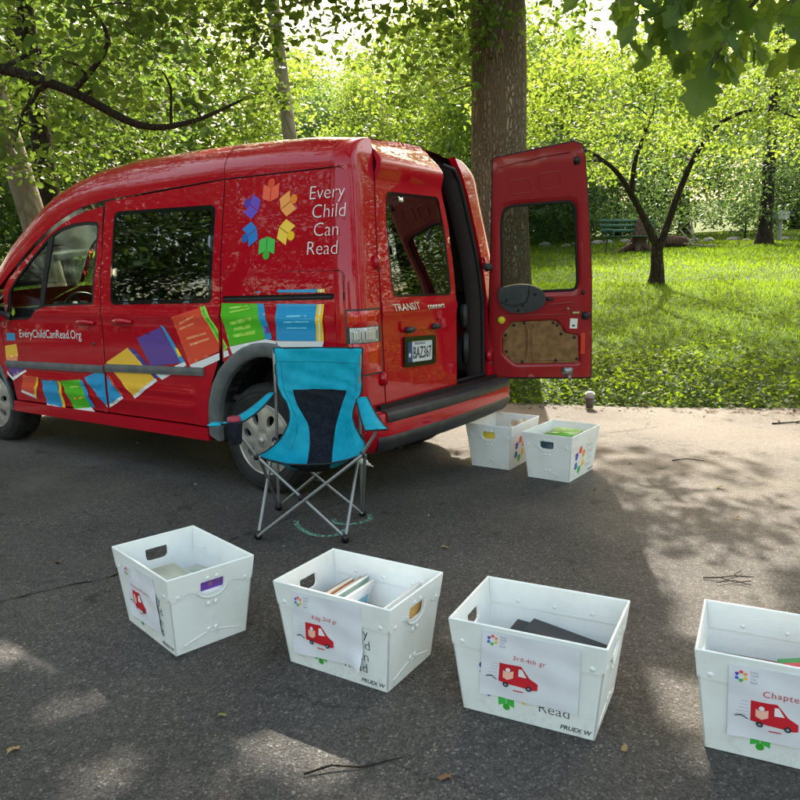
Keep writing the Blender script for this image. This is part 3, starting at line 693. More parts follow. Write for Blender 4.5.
    # flap beyond the holder
    m = MB(); m.bbox(L((-0.885, 3.51, 0.604)), (0.06, 0.085, 0.006), 0.002); m.build('arm_flap', M_TEAL, ch)
    return ch
build_chair()
# white dropper bottle hanging behind the seat corner
m = empty('squeeze_bottle', (-0.185, 3.62, 0.375), 0, 'small white bottle hanging at the right rear corner of the camping chair', 'bottle')
Rm = Matrix.Rotation(R(118), 4, 'Y')
b_ = MB(); b_.lathe([(0.0001, -0.055), (0.011, -0.055), (0.016, -0.048), (0.017, 0.01), (0.010, 0.02), (0.0001, 0.021)], 16, Rm); b_.build('bottle_body', principled('milky_plastic', (0.75, 0.75, 0.73), 0.3), m)
b_ = MB(); b_.lathe([(0.0075, 0.021), (0.0075, 0.034), (0.003, 0.037), (0.0028, 0.052), (0.0001, 0.053)], 12, Rm); b_.build('nozzle', principled('nozzle_white', (0.6, 0.6, 0.58), 0.4), m)

# ================================================================ iced drink
def build_cup():
    c = empty('drink_cup', (1.79, 6.95, 0.002), 0, 'clear plastic cup of dark iced drink standing by the ground cover', 'cup')
    b = MB(); b.lathe([(0.0001, 0.001), (0.031, 0.001), (0.034, 0.01), (0.046, 0.125), (0.048, 0.140), (0.0465, 0.140), (0.0445, 0.125), (0.033, 0.012), (0.0001, 0.004)], 28)
    b.build('cup_wall', principled('clear_cup', (0.9, 0.9, 0.9), 0.08, trans=0.95, ior=1.15), c)
    b = MB(); b.lathe([(0.0001, 0.006), (0.0315, 0.0065), (0.0325, 0.015), (0.042, 0.105), (0.0001, 0.106)], 28); b.build('drink', principled('dark_tea', (0.045, 0.008, 0.010), 0.12), c)
    b = MB(); b.lathe([(0.049, 0.134), (0.050, 0.143), (0.047, 0.147), (0.045, 0.145), (0.042, 0.158), (0.018, 0.166), (0.0001, 0.166)], 28); b.build('lid', principled('frosted_lid', (0.55, 0.53, 0.52), 0.2), c)
    b = MB(); b.lathe([(0.0425, 0.107), (0.0432, 0.115), (0.045, 0.132), (0.0001, 0.134)], 24); b.build('ice_layer', principled('ice', (0.55, 0.5, 0.5), 0.2), c)
build_cup()
# ================================================================ the red van
RED = (0.43, 0.006, 0.014)
M_RED = principled('red_paint', RED, 0.32, coat=0.9, spec=0.05)
n, l, b = nodes(M_RED); tc = n.new('ShaderNodeTexCoord')
nz = N(n, 'ShaderNodeTexNoise', Scale=5.0, Detail=6.0); l.new(tc.outputs['Object'], nz.inputs['Vector'])
l.new(ramp(n, l, nz.outputs['Fac'], [(0.3, (0.42, 0.0015, 0.011)), (0.7, (0.46, 0.002, 0.014))]), b.inputs['Base Color'])
nz2 = N(n, 'ShaderNodeTexNoise', Scale=2.2, Detail=2.0); l.new(tc.outputs['Object'], nz2.inputs['Vector'])
b.inputs['Coat Roughness'].default_value = 0.015
bp = N(n, 'ShaderNodeBump', Strength=0.05, Distance=0.02); l.new(nz2.outputs['Fac'], bp.inputs['Height']); l.new(bp.outputs[0], b.inputs['Coat Normal']); l.new(bp.outputs[0], b.inputs['Normal'])
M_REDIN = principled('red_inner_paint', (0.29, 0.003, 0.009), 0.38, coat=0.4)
M_TRIM = grime(principled('grey_plastic_trim', (0.10, 0.105, 0.11), 0.55), (0.10, 0.105, 0.11), (0.15, 0.15, 0.15), 12)
M_DTRIM = grime(principled('dark_plastic', (0.03, 0.032, 0.034), 0.5), (0.025, 0.027, 0.03), (0.05, 0.05, 0.05), 12)
M_BLACK = principled('black_gloss', (0.006, 0.006, 0.007), 0.12)
M_SEAL = principled('rubber_seal', (0.008, 0.008, 0.009), 0.7)
M_GLASS = principled('tinted_glass', (0.35, 0.42, 0.38), 0.02, trans=1.0, ior=1.12)
def glass(name, tint, refl=0.08, gc=1.0):
    m = bpy.data.materials.new(name); m.use_nodes = True; n = m.node_tree.nodes; l = m.node_tree.links; n.clear()
    o = n.new('ShaderNodeOutputMaterial'); t = n.new('ShaderNodeBsdfTransparent'); t.inputs[0].default_value = (*tint, 1)
    g_ = n.new('ShaderNodeBsdfGlossy'); g_.inputs['Roughness'].default_value = 0.015; g_.inputs[0].default_value = (gc*.95, gc, gc, 1)
    mx = n.new('ShaderNodeMixShader'); fr = n.new('ShaderNodeFresnel'); fr.inputs[0].default_value = 1.5 if refl > 0 else 1.35
    tc = n.new('ShaderNodeTexCoord'); nz = n.new('ShaderNodeTexNoise'); nz.inputs['Scale'].default_value = 3.0; l.new(tc.outputs['Object'], nz.inputs['Vector'])
    bp = n.new('ShaderNodeBump'); bp.inputs['Strength'].default_value = 0.04; bp.inputs['Distance'].default_value = 0.02; l.new(nz.outputs['Fac'], bp.inputs['Height']); l.new(bp.outputs[0], g_.inputs['Normal'])
    ad = n.new('ShaderNodeMath'); ad.operation = 'ADD'; ad.inputs[1].default_value = refl; ad.use_clamp = True
    l.new(fr.outputs[0], ad.inputs[0]); l.new(ad.outputs[0], mx.inputs[0]); l.new(t.outputs[0], mx.inputs[1]); l.new(g_.outputs[0], mx.inputs[2]); l.new(mx.outputs[0], o.inputs[0])
    return m
M_GL_DARK = glass('privacy_glass', (0.03, 0.04, 0.035), 0.14)
M_GL_CLR = glass('green_glass', (0.74, 0.84, 0.76), -0.04)
M_GL_DARK2 = glass('dark_door_glass', (0.02, 0.026, 0.022), -0.035, 0.22)
M_GL_DOOR = glass('rear_door_glass', (0.42, 0.46, 0.38), -0.015)
M_TYRE = grime(principled('tyre_rubber', (0.018, 0.018, 0.018), 0.8), (0.014, 0.014, 0.014), (0.035, 0.033, 0.03), 10)
M_SILVER = grime(principled('silver_hubcap', (0.50, 0.49, 0.46), 0.32, 0.55), (0.52, 0.50, 0.47), (0.40, 0.38, 0.34), 14)
M_WHITE = principled('white_vinyl', (0.80, 0.80, 0.80), 0.3, coat=0.5)
def vinyl(r, g, b): return principled('vinyl', srgb(r, g, b), 0.3, coat=0.6)
D_ = {'blue': vinyl(25, 150, 205), 'green': vinyl(80, 185, 30), 'orange': vinyl(225, 70, 45), 'yellow': vinyl(245, 190, 60), 'purple': vinyl(95, 65, 150), 'white': M_WHITE,
      'lblue': vinyl(120, 215, 250), 'lgreen': vinyl(165, 220, 80), 'lorange': vinyl(245, 150, 100), 'gold': vinyl(250, 200, 40), 'dblue': vinyl(50, 60, 150)}
DK = list(D_); DM = [D_[k] for k in DK]

VW = 1.836                                    # body width
HUB_R, HUB_F, WR = 0.752, 3.730, 0.332
VAN = empty('delivery_van', (-0.2254, 3.888, 0.0), R(146.3), 'red high-roof cargo van with book graphics, one rear door swung open', 'van')

IZ = [0.15, .2, .3, .55, 1.1, 1.3, 1.6, 1.8, 1.84, 1.9]; II = [0.07, .04, .01, 0, .01, .03, .08, .118, .126, .135]
def inset(z):
    return float(np.interp(z, IZ, II))
ZS = 1.845                                     # shoulder where the roof turn starts at the rear
def zshoulder(x): return float(np.interp(x, [0, 0.13, 1.09, 2.17, 2.45, 2.70, 2.95, 3.25, 3.55, 3.75, 4.0, 4.4], [1.862, 1.862, 1.862, 1.815, 1.78, 1.70, 1.57, 1.37, 1.16, 1.08, 1.03, 0.92]))
def zedge(x): return float(np.interp(x, [0.13, 0.2, 0.45, 0.65, 1.07, 1.5, 2.0, 2.35, 2.6, 2.85, 3.0, 3.1, 3.3, 3.5, 3.7, 4.0, 4.4], [2.035, 2.05, 2.075, 2.085, 2.10, 2.105, 2.10, 2.07, 2.015, 1.93, 1.84, 1.765, 1.61, 1.44, 1.20, 1.12, 0.99]))
def ridge(z):   # pressed creases along the lower doors
    return 0.011*math.exp(-((z-0.49)/0.018)**2)+0.011*math.exp(-((z-0.58)/0.018)**2)-0.010*math.exp(-((z-0.40)/0.03)**2)
def sidef(sg=1, ridges=False):
    def f(x, z, d=0):
        y = -inset(z)
        if x < 0.75: y -= 0.018*(1-x/0.75)
        if x > 3.3: y -= 0.10*max(0, (x-3.5)/1.0)**2
        y += 0.012*math.exp(-((z-1.06)/0.03)**2)        # belt line
        if ridges and 0.30 < z < 0.66:
            e = min(1, max(0, (x-1.25)/0.05))*min(1, max(0, (3.25-x)/0.08))
            e *= 0.0 if 2.10 < x < 2.20 else 1
            y += ridge(z)*e
        y -= d
        return Vector((x, y if sg > 0 else -VW-y, z))
    return f
def xr(z): return float(np.interp(z, [0, .6, 1.1, 1.3, 1.5, 1.8, 1.95, 2.05], [.02, .02, .03, .05, .08, .125, .155, .19]))
def yseam(z): return float(np.interp(z, [.5, 1.1, 1.43, 1.77, 1.9, 2.03], [.285, .275, .30, .365, .395, .435]))
def insetT(z):          # inset on the corner piece, shoulder turn included
    if z < ZS+0.015: return inset(z)+0.017
    q = min(1, (z-ZS-0.015)/(2.05-ZS-0.015)); return inset(ZS)+0.017+0.27*(1-math.sqrt(max(0, 1-q*q)))
def radT(z): return float(np.interp(z, [1.0, 1.77, 1.9, 2.05], [.12, .12, .10, .07]))
def cornerf(sg=1):      # s 0 (door seam) .. 1 (end of corner on the side)
    def f(s, z, d=0):
        rr = radT(z); ins = insetT(z); ys = -yseam(z); yc = -(ins+rr); a = max(0.01, yc-ys)
        if s < 0.35: x = xr(z); y = ys+(yc-ys)*s/0.35; nx_, ny_ = -1, 0
        else:
            th = (s-0.35)/0.65*math.pi/2; x = xr(z)+rr-rr*math.cos(th); y = yc+rr*math.sin(th); nx_, ny_ = -math.cos(th), math.sin(th)
        x -= nx_*d; y -= ny_*d
        return Vector((x, y if sg > 0 else -VW-y, z))
    return f
def xcorner(z): return xr(z)+radT(z)

ARCH_R = [(1.15, 0.34), (1.145, .45), (1.13, .55), (1.09, .66), (1.04, .73), (.985, .79), (.92, .84), (.84, .885), (.75, .915), (.66, .925), (.57, .92), (.48, .89), (.40, .84), (.34, .77), (.305, .70), (.29, .60), (.29, .50)]
ARCH_RI = [(1.065, 0.30), (1.06, .42), (1.04, .53), (1.005, .62), (.95, .70), (.88, .765), (.80, .81), (.72, .835), (.64, .84), (.56, .82), (.49, .78), (.43, .71), (.40, .63), (.385, .55), (.38, .44)]
ARCH_F = [(3.365, .30), (3.375, .42), (3.41, .54), (3.46, .63), (3.53, .70), (3.63, .745), (3.73, .76), (3.83, .745), (3.93, .70), (4.00, .63), (4.05, .54), (4.09, .42), (4.10, .30)]
ARCH_FI = [(3.385-.0, .28), (3.40, .42), (3.44, .53), (3.50, .61), (3.57, .66), (3.65, .69), (3.73, .70), (3.81, .69), (3.89, .66), (3.95, .61), (4.01, .53), (4.04, .42), (4.05, .28)]
WIN_F = rnd_poly([(2.205, 1.675), (2.235, 1.125), (2.80, 1.105), (2.90, 1.085), (3.02, 1.01), (3.30, .995), (3.30, 1.21), (3.14, 1.345), (2.97, 1.475), (2.80, 1.595), (2.66, 1.655), (2.50, 1.68), (2.35, 1.685)], [.04, .03, .02, .04, .04, .04, .05, .05, .05, .05, .05, .03, .03])
WIN_S = rnd_poly([(1.085, 1.72), (1.075, 1.145), (2.045, 1.125), (2.05, 1.735)], 0.05, 5)
G = 0.004

def body_side(sg):
    near = sg > 0
    f = sidef(sg); fr = sidef(sg, True); fl = not near
    # front door
    dout = [(2.145+G, .385), (3.30, .385), (3.335, .60), (3.40, .80), (3.42, .985), (3.42, 1.16)]
    dout += [(x, zshoulder(x)-0.035) for x in (3.30, 3.10, 2.95, 2.80, 2.65, 2.50, 2.35)]+[(2.175+G, 1.78), (2.16+G, 1.4), (2.15+G, 1.0)]
    dout = rnd_poly(dout, 0.015, 2)
    m = MB(); panel(m, dout, [WIN_F], fr, 0.022, 0.02, fmi=1, flip=near)
    fd = m.build('front_door', [M_RED, M_SEAL], VAN)
    # black surround and glass
    m = MB(); inn = [(x+(2.75-x)*0.045, z+(1.33-z)*0.06) for x, z in WIN_F]
    inn = [(x, z) for x, z in inn]
    panel(m, WIN_F, [inn], lambda a, b, d: f(a, b, d+0.004), 0.06, 0.015, flip=near)
    panel(m, [(2.74, 1.60), (2.83, 1.105), (2.885, 1.10), (2.80, 1.60)], [], lambda a, b, d: f(a, b, d+0.002), 0.06, 0.012, flip=near)
    m.build('window_frame', M_SEAL, fd)
    m = MB(); panel(m, WIN_F, [], lambda a, b, d: f(a, b, d+0.012), 0.06, 0, flip=near); m.build('window_glass', M_GL_CLR, fd)
    # sliding door (near) / plain door (far)
    sout = [(2.145-G, .385), (2.15-G, 1.0), (2.16-G, 1.4), (2.165-G, zshoulder(2.16)-.01), (1.60, zshoulder(1.6)-.008), (1.03, 1.86), (1.02, 1.5), (1.005, 1.15), (1.01, .90), (1.045, .79), (1.10, .67), (1.14, .56), (1.16, .42), (1.165, .385)]
    m = MB(); panel(m, sout, [WIN_S], fr, 0.022, 0.02, fmi=1, flip=near)
    sd = m.build('sliding_door', [M_RED, M_SEAL], VAN)
    m = MB(); panel(m, WIN_S, [], lambda a, b, d: f(a, b, d-0.002), 0.06, 0.01, flip=near); m.build('window_glass', M_GL_DARK, sd)
    m = MB(); inn = rnd_poly([(1.11, 1.695), (1.10, 1.17), (2.02, 1.15), (2.025, 1.71)], 0.04, 5)
    panel(m, WIN_S, [inn], lambda a, b, d: f(a, b, d-0.0035), 0.06, 0, flip=near); m.build('window_frame', M_BLACK, sd)
    # handles
    for par, (hx, hz) in ((fd, (2.335, 1.00)), (sd, (1.925, 1.015))):
        m = MB(); c = f(hx, hz, 0); yo = Vector((0, sg, 0))
        cup = circ(hx, hz, 0.115, 20, 0.042)
        m.add([f(a, b, -0.0015) for a, b in cup]+[f(hx+(a-hx)*.85, hz+(b-hz)*.8, 0.004) for a, b in cup], [(i, (i+1) % 20, 20+(i+1) % 20, 20+i) for i in range(20)]+[tuple(range(20, 40))], 0, True)
        pts = [f(hx+t*0.10, hz+0.004-0.006*t*t, -0.028+0.024*t*t) for t in np.linspace(-1, 1, 9)]
        m.tube(pts, [0.012, .015, .017, .018, .018, .018, .017, .015, .012], 10, 0)
        m.build('door_handle', [M_RED], par)
    m = MB(); m.lathe([(0.0001, 0.006), (0.011, 0.005), (0.014, 0.0)], 14, Matrix.Translation(f(2.255, .855, 0)) @ Vector((0, sg, 0)).to_track_quat('Z', 'Y').to_matrix().to_4x4()); m.build('door_lock', M_DTRIM, fd)
    # rear quarter
    qo = [(1.005-G*2, 1.15), (1.02-G*2, 1.5), (1.03-G*2, 1.858)]
    zz = list(np.linspace(1.858, 0.50, 26)); left = [(xcorner(z), z) for z in zz]
    a_ = [p for p in ARCH_R if p[0] < 1.0]
    qo = [(1.01-G*2, .80)]+qo+left+list(reversed(a_))
    m = MB(); rail = rnd_poly([(xcorner(1.18)+0.0, 1.166), (.99, 1.148), (.99, 1.182), (xcorner(1.18)+0.0, 1.198)], 0.004)
    rail = [(0.16, 1.168), (.985, 1.148), (.985, 1.184), (0.16, 1.200)]
    panel(m, qo, [rail] if near else [], f, 0.035, 0.012, fmi=0, flip=near)
    q = m.build('rear_quarter', [M_RED], VAN)
    m = MB(); cf_ = cornerf(sg); NS = 16; Z = list(np.linspace(0.50, ZS, 30))+list(np.linspace(ZS, 2.05, 16))[1:]
    V = [cf_(s/NS, z) for z in Z for s in range(NS+1)]; Fc = [(j*(NS+1)+i, j*(NS+1)+i+1, (j+1)*(NS+1)+i+1, (j+1)*(NS+1)+i) for j in range(len(Z)-1) for i in range(NS)]
    m.add(V, Fc if near else [t[::-1] for t in Fc], 0, True)
    V = [cf_(0, z) for z in Z]+[cf_(0, z, 0.05) for z in Z]; k = len(Z); m.add(V, [(i, i+1, k+i+1, k+i) for i in range(k-1)], 0)
    m.build('rear_corner', [M_RED], VAN)
    if near:
        m = MB(); panel(m, [(0.10, 1.16), (1.0, 1.140), (1.0, 1.19), (0.10, 1.205)], [], lambda a, b, d: f(a, b, d+0.012), 0.1, 0, flip=near)
        m.add([f(0.185, 1.185, 0.003), f(0.98, 1.168, 0.003), f(0.98, 1.162, 0.003), f(0.185, 1.178, 0.003)], [(0, 1, 2, 3)], 1)
        m.build('slide_rail', [M_SEAL, M_DTRIM], q)
        # pressed line above the rail
        m = MB(); m.tube([f(.99, 1.312, .001), f(.5, 1.318, .001), f(.13, 1.32, .001), f(.10, 1.30, .001), f(.10, 1.21, .001)], 0.0022, 4); m.build('panel_seam', M_SEAL, q)
    # gap backing behind the doors (dark)
    # rocker
    ro = [(1.165, .292), (1.165, .375), (3.34, .375), (3.365, .292)]
    m = MB(); panel(m, ro, [], lambda a, b, d: f(a, b, d-0.006), 0.06, 0.03, flip=near)
    m.add([f(1.165, .292, .024), f(3.365, .292, .024), f(3.365, .24, .16), f(1.165, .24, .16)], [(0, 1, 2, 3)], 1)
    m.build('rocker_panel', [M_RED, M_SEAL], VAN)
    # fender
    fo = list(reversed(ARCH_F))[4:]
    fen = [(3.43, 1.165), (3.43, .985), (3.41, .80), (3.345, .60)]+[p for p in ARCH_F if p[1] > .5 and p[0] < 4.06]+[(4.06, .50), (4.20, .50), (4.42, .55), (4.46, .75), (4.42, .93), (4.2, .985), (3.95, 1.03), (3.75, 1.07), (3.55, 1.15)]
    m = MB(); panel(m, fen, [], f, 0.05, 0.01, flip=near); m.build('front_fender', M_RED, VAN)
    # pillar strip between door frame and roof shoulder
    # grey trims
    for nm, A_, B_ in (('arch_trim', ARCH_R, ARCH_RI), ('arch_trim', ARCH_F, ARCH_FI)):
        def res_(P, n_):
            L_ = [0]
            for i in range(1, len(P)): L_.append(L_[-1]+math.dist(P[i-1], P[i]))
            return [(float(np.interp(t*L_[-1], L_, [p[0] for p in P])), float(np.interp(t*L_[-1], L_, [p[1] for p in P]))) for t in np.linspace(0, 1, n_)]
        n_ = 48; A2, B2 = res_(A_, n_), res_(B_, n_)
        V = []; 
        for i in range(n_):
            for t, d in ((0, 0.0), (0.06, -0.014), (0.25, -0.018), (0.55, -0.016), (0.92, -0.010), (1.0, 0.0), (1.0, 0.12)):
                V.append(f(A2[i][0]*(1-t)+B2[i][0]*t, A2[i][1]*(1-t)+B2[i][1]*t, d))
        Fc = [(7*i+j, 7*i+j+1, 7*i+8+j, 7*i+7+j) for i in range(n_-1) for j in range(6)]
        m = MB(); m.add(V, Fc, 0, True); m.build(nm, M_TRIM, VAN)
        # wheel well
        V = [f(p[0], p[1], 0.03) for p in B2]+[f(p[0], p[1], 0.33) for p in B2]; cx = sum(p[0] for p in B2)/n_
        m = MB(); m.add(V+[f(cx, .4, .33)], [(i, i+1, n_+i+1, n_+i) for i in range(n_-1)]+[(n_+i, n_+i+1, 2*n_) for i in range(n_-1)]); m.build('wheel_well', M_SEAL, VAN)
    def strip(x0, x1, z0, z1, par):
        m = MB(); pr = [(0, 0), (0.004, -.012), (.4, -.016), (.6, -.016), (.996, -.012), (1, 0)]; V = []
        xs_ = np.linspace(x0, x1, 24)
        for x in xs_:
            lo = z0+(z1-z0)*(x-x0)/(x1-x0)
            for t, d in pr: V.append(f(x, lo+0.052*t, d))
        m.add(V, [(6*i+j, 6*i+j+1, 6*i+7+j, 6*i+6+j) for i in range(23) for j in range(5)]+[(0, 1, 2, 3, 4, 5), tuple(range(6*23, 6*24))], 0, False)
        m.build('trim_strip', M_TRIM, par)
    strip(2.16, 3.385, .660, .635, fd); strip(1.165, 2.135, .700, .672, sd)
    return fd, sd, q
FD, SD, QP = body_side(1)
body_side(-1)

# roof, windscreen and bonnet as one lofted sheet, split by region
def roof_pt(x, t, d=0):
    """t 0 at near shoulder .. 1 at the centre line"""
    zs, ze = zshoulder(x), zedge(x); i0 = inset(zs)-(-0.0); ex = 0.018*max(0, (1-x/0.75)) if x < .75 else (0.10*max(0, (x-3.5)/1.0)**2)
    rc = float(np.interp(x, [0, 2.2, 2.9, 3.3, 3.7, 4.4], [.27, .28, .20, .14, .16, .16]))
    if t < 0.4:
        q = math.sin(t/0.4*math.pi/2); y = i0+rc*(1-math.cos(t/0.4*math.pi/2)); z = zs+(ze-zs)*q
    else:
        k = (t-0.4)/0.6; y = i0+rc+(VW/2-i0-rc)*k
        cr_ = float(np.interp(x, [0, .3, 2.2, 2.8, 3.5, 3.7, 4.4], [.015, .025, .03, .07, .10, .04, .05])); z = ze+cr_*(1-(1-k)**2)
    return x, -(y+ex), z-d
def loft(name, xs_, t0, t1, mat, nt_=22, parent=None, xfun=None, res=None):
    m = MB(); out = None
    ts = list(np.linspace(t0, t1, nt_)); V = []
    for x in xs_:
        row = [roof_pt(x, t) for t in ts]
        if xfun: row = [(xfun(x, p), p[1], p[2]) for p in row]
        V += row+[(p[0], -VW-p[1], p[2]) for p in reversed(row)]
    k = 2*nt_
    m.add(V, [(i*k+j, i*k+j+1, (i+1)*k+j+1, (i+1)*k+j) for i in range(len(xs_)-1) for j in range(k-1) if t1 >= 0.999 or j != nt_-1], 0, True)
    return m.build(name, mat, parent or VAN)
def xback(x, p):     # first stations follow the leaning rear edge
    w_ = max(0, 1-(x-0.20)/0.5); z = p[2]
    tgt = xcorner(min(z, 2.05)) if abs(p[1]) < .50 else 0.245
    return x+(tgt-0.20)*w_
loft('roof', list(np.linspace(0.20, 2.70, 40)), 0, 1, M_RED, 26, xfun=xback)
loft('roof_pillar', list(np.linspace(2.70, 3.68, 24)), 0, 0.46, M_RED, 12)
loft('windscreen', list(np.linspace(2.90, 3.68, 20)), 0.46, 1, M_GL_CLR, 14)
loft('roof_front', list(np.linspace(2.70, 2.90, 8)), 0.46, 1, M_RED, 14)
loft('bonnet', list(np.linspace(3.70, 4.42, 16)), 0, 1, M_RED, 24)
# roof-side ditch line and joint lines seen on the near side
m = MB(); f1_ = sidef(1)
m.tube([Vector(roof_pt(x, 0.0)) + Vector((0, 0.0, 0.002)) for x in np.linspace(0.16, 3.2, 40)], 0.0022, 4)
m.tube([Vector(roof_pt(1.03+0.10*t, t)) + Vector((0, 0.001, 0.001)) for t in np.linspace(0, .25, 8)], 0.0016, 4)
m.build('roof_joint', M_SEAL, VAN)

# front end
m = MB()
for (z0, z1, x0, x1) in ((.28, .50, 4.10, 4.50), (.50, .62, 4.2, 4.53)):
    pass
P = []
def fx(y, z):  # front face bulge
    return 4.56-0.30*abs((y+VW/2)/(VW/2))**3.2-0.05*max(0, z-.6)*4
ys_ = np.linspace(-0.04, -VW+0.04, 28); zsn = [.22, .30, .40, .50, .62, .75, .90, .97]
V = [(fx(y, z), y, z) for z in zsn for y in ys_]; k = 28
m.add(V, [(j*k+i, j*k+i+1, (j+1)*k+i+1, (j+1)*k+i) for j in range(7) for i in range(k-1)], 0, True)
for sg_ in (1, -1):
    f_ = sidef(sg_); yy = ys_[0] if sg_ > 0 else ys_[-1]
    for j in range(7): m.add([f_(4.09, zsn[j]), f_(4.09, zsn[j+1]), (fx(yy, zsn[j+1]), yy, zsn[j+1]), (fx(yy, zsn[j]), yy, zsn[j])], [(0, 1, 2, 3)], 0)
m.build('front_bumper', M_RED, VAN)
m = MB(); m.bbox((4.50, -VW/2, .60), (.12, .9, .14), .02); m.build('grille', M_BLACK, VAN)
for y in (-.22, -VW+.22):
    m = MB(); m.bbox((4.40, y, .80), (.22, .26, .18), .05); m.build('headlight', principled('headlamp_lens', (.6, .6, .6), .08, .3), VAN)
# mirrors
for sg_ in (1, -1):
    f_ = sidef(sg_); c = f_(3.33, 1.10, -0.13)
    m = MB(); m.bbox(c, (.13, .20, .24), .05, seg=3); m.tube([f_(3.27, 1.03, 0.0), c+Vector((0, -.05*sg_, -.05))], .03, 8)
    mi = m.build('side_mirror', M_DTRIM, VAN)
    m = MB(); m.bbox(c+Vector((-.067, 0, 0)), (.004, .165, .20), .0015); m.build('mirror_glass', principled('mirror', (.8, .8, .8), .02, 1.0), mi)

# wheels
def wheel(cx, sg):
    yo = -0.075 if sg > 0 else -VW+0.075
    w_ = empty('wheel', (cx, yo, WR), 0 if sg > 0 else math.pi, parent=VAN)
    t = MB(); t.lathe([(.205, .0), (.225, .012), (.27, .016), (.305, .008), (.322, -.006), (.332, -.03), (.332, -.17), (.322, -.195), (.28, -.21), (.205, -.20), (.205, 0)], 56, axis='Y')
    for rr in (.262, .292): t.lathe([(rr-.003, .0135), (rr, .0185), (rr+.003, .0135)], 56, axis='Y')
    for k in range(56):      # tread blocks
        a = 2*math.pi*k/56
        Rm = Matrix.Rotation(-a, 3, 'Y')
        for yy in (-.055, -.10, -.145): t.box(Rm @ Vector((.331, yy, 0)), (.012, .036, .026), Rm)
    t.build('tyre', M_TYRE, w_)
    # hub cap: domed disc with seven oval openings
    h = MB(); holes = []
    for k in range(7):
        a = 2*math.pi*k/7+.25; ca, sa = math.cos(a), math.sin(a); el = [(.132+.036*math.cos(q), .024*math.sin(q)*(1+.3*math.cos(q))) for q in np.linspace(0, 2*math.pi, 15)[:-1]]
        holes.append([(x*ca-y*sa, x*sa+y*ca) for x, y in el])
    def hm(a, b, d=0):
        r = math.hypot(a, b); q = 0.010+0.018*math.cos(min(1, r/.20)*math.pi/2)
        if r < .055: q += 0.010*math.cos(r/.055*math.pi/2)-0.006
        ang = math.atan2(b, a)-.25; q += 0.006*math.cos(7*(ang+math.pi/7))*min(1, max(0, (r-.05)/.1))*(1 if r < .185 else 0.4)
        return Vector((a, q-d, b))
    panel(h, circ(0, 0, .206, 60), holes, hm, 0.014, 0.025, flip=True)
    h.lathe([(.206, .008), (.212, .016), (.217, .010), (.216, -.005)], 60, axis='Y')
    h.lathe([(.022, .030), (.020, .040), (.0001, .041)], 20, axis='Y')
    h.build('hubcap', M_SILVER, w_)
    d = MB(); d.lathe([(.0001, -.03), (.20, -.03), (.20, -.002)], 40, axis='Y'); d.build('wheel_disc', M_SEAL, w_)
for cx in (HUB_R, HUB_F):
    for sg in (1, -1): wheel(cx, sg)

# underbody, floor, bulkheads: keeps light out and carries the cabin
m = MB(); m.box((2.25, -VW/2, .30), (3.9, VW-.36, .10)); m.box((2.2, -VW/2, .27), (3.0, .9, .08)); m.tube([(.15, -.62, .26), (1.6, -.62, .24)], .035, 8); m.build('underbody', M_SEAL, VAN)
m = MB(); m.box((1.30, -VW/2, .565), (2.45, VW-.20, .03)); m.build('cargo_floor', grime(principled('rubber_floor', (.03, .03, .032), .7), (.02, .02, .022), (.06, .055, .05), 10), VAN)
m = MB(); m.box((2.95, -VW/2, .47), (.95, VW-.16, .03)); m.box((3.55, -VW/2, .62), (.03, VW-.2, .9-.3)); m.build('cab_floor', M_SEAL, VAN)
for sg in (1, -1):
    f_ = sidef(sg); m = MB()
    panel(m, rnd_poly([(.20, .96), (1.03, .96), (1.03, 1.80), (.26, 1.80)], .05), [], lambda a, b, d: f_(a, b, d+.07), .08, .0, flip=(sg > 0))
    panel(m, [(.20, .98), (1.03, .98), (1.03, 1.14), (.20, 1.16)], [], lambda a, b, d: f_(a, b, d+.085), .08, .02, mi=1, flip=(sg > 0))
    m.bbox((.70, -.46 if sg > 0 else -VW+.46, .76), (.86, .22, .42), .05, mi=1)
    m.build('cargo_liner', [M_DTRIM, M_SEAL], VAN)
m = MB()
V = []; xs_ = np.linspace(.26, 2.85, 16); ts = np.linspace(.15, 1, 12)
for x in xs_:
    row = [roof_pt(x, t, .035) for t in ts]; V += row+[(p[0], -VW-p[1], p[2]) for p in reversed(row)]
m.add(V, [(i*24+j, i*24+j+1, (i+1)*24+j+1, (i+1)*24+j) for i in range(15) for j in range(23)], 0, True)
m.build('headliner', principled('headliner', (.10, .10, .10), .9), VAN)
SEATM = grime(principled('grey_seat_cloth', (.05, .05, .055), .9), (.04, .04, .045), (.07, .07, .075), 40)
for y in (-.50, -VW+.50):
    s = empty('front_seat', (2.62, y, .5), 0, parent=VAN)
    m = MB(); m.bbox((.1, 0, .14), (.50, .50, .16), .05, seg=3); m.build('seat_cushion', SEATM, s)
    m = MB(); m.bbox((-.20, 0, .48), (.14, .48, .62), .06, Matrix.Rotation(R(-12), 3, 'Y'), seg=3); m.build('backrest', SEATM, s)
    m = MB(); m.bbox((-.30, 0, .86), (.09, .26, .17), .04, seg=3); m.tube([(-.28, -.05, .74), (-.30, -.05, .82)], .007); m.tube([(-.28, .05, .74), (-.30, .05, .82)], .007); m.build('headrest', SEATM, s)
m = MB(); m.bbox((3.42, -VW/2, .95), (.42, VW-.24, .26), .08, seg=3); m.bbox((3.25, -.50, 1.05), (.2, .34, .14), .05); m.build('dashboard', M_DTRIM, VAN)
m = MB(); Rm = Matrix.Translation((3.02, -.50, 1.02)) @ Matrix.Rotation(R(-62), 4, 'Y')
ring = [Rm @ Vector((.185*math.cos(q), .185*math.sin(q), 0)) for q in np.linspace(0, 2*math.pi, 33)]; m.tube(ring, .014, 8, cap=False)
for q in (0.3, 2.8, 4.7): m.tube([Rm @ Vector((0, 0, -.02)), Rm @ Vector((.18*math.cos(q), .18*math.sin(q), 0))], .012, 6)
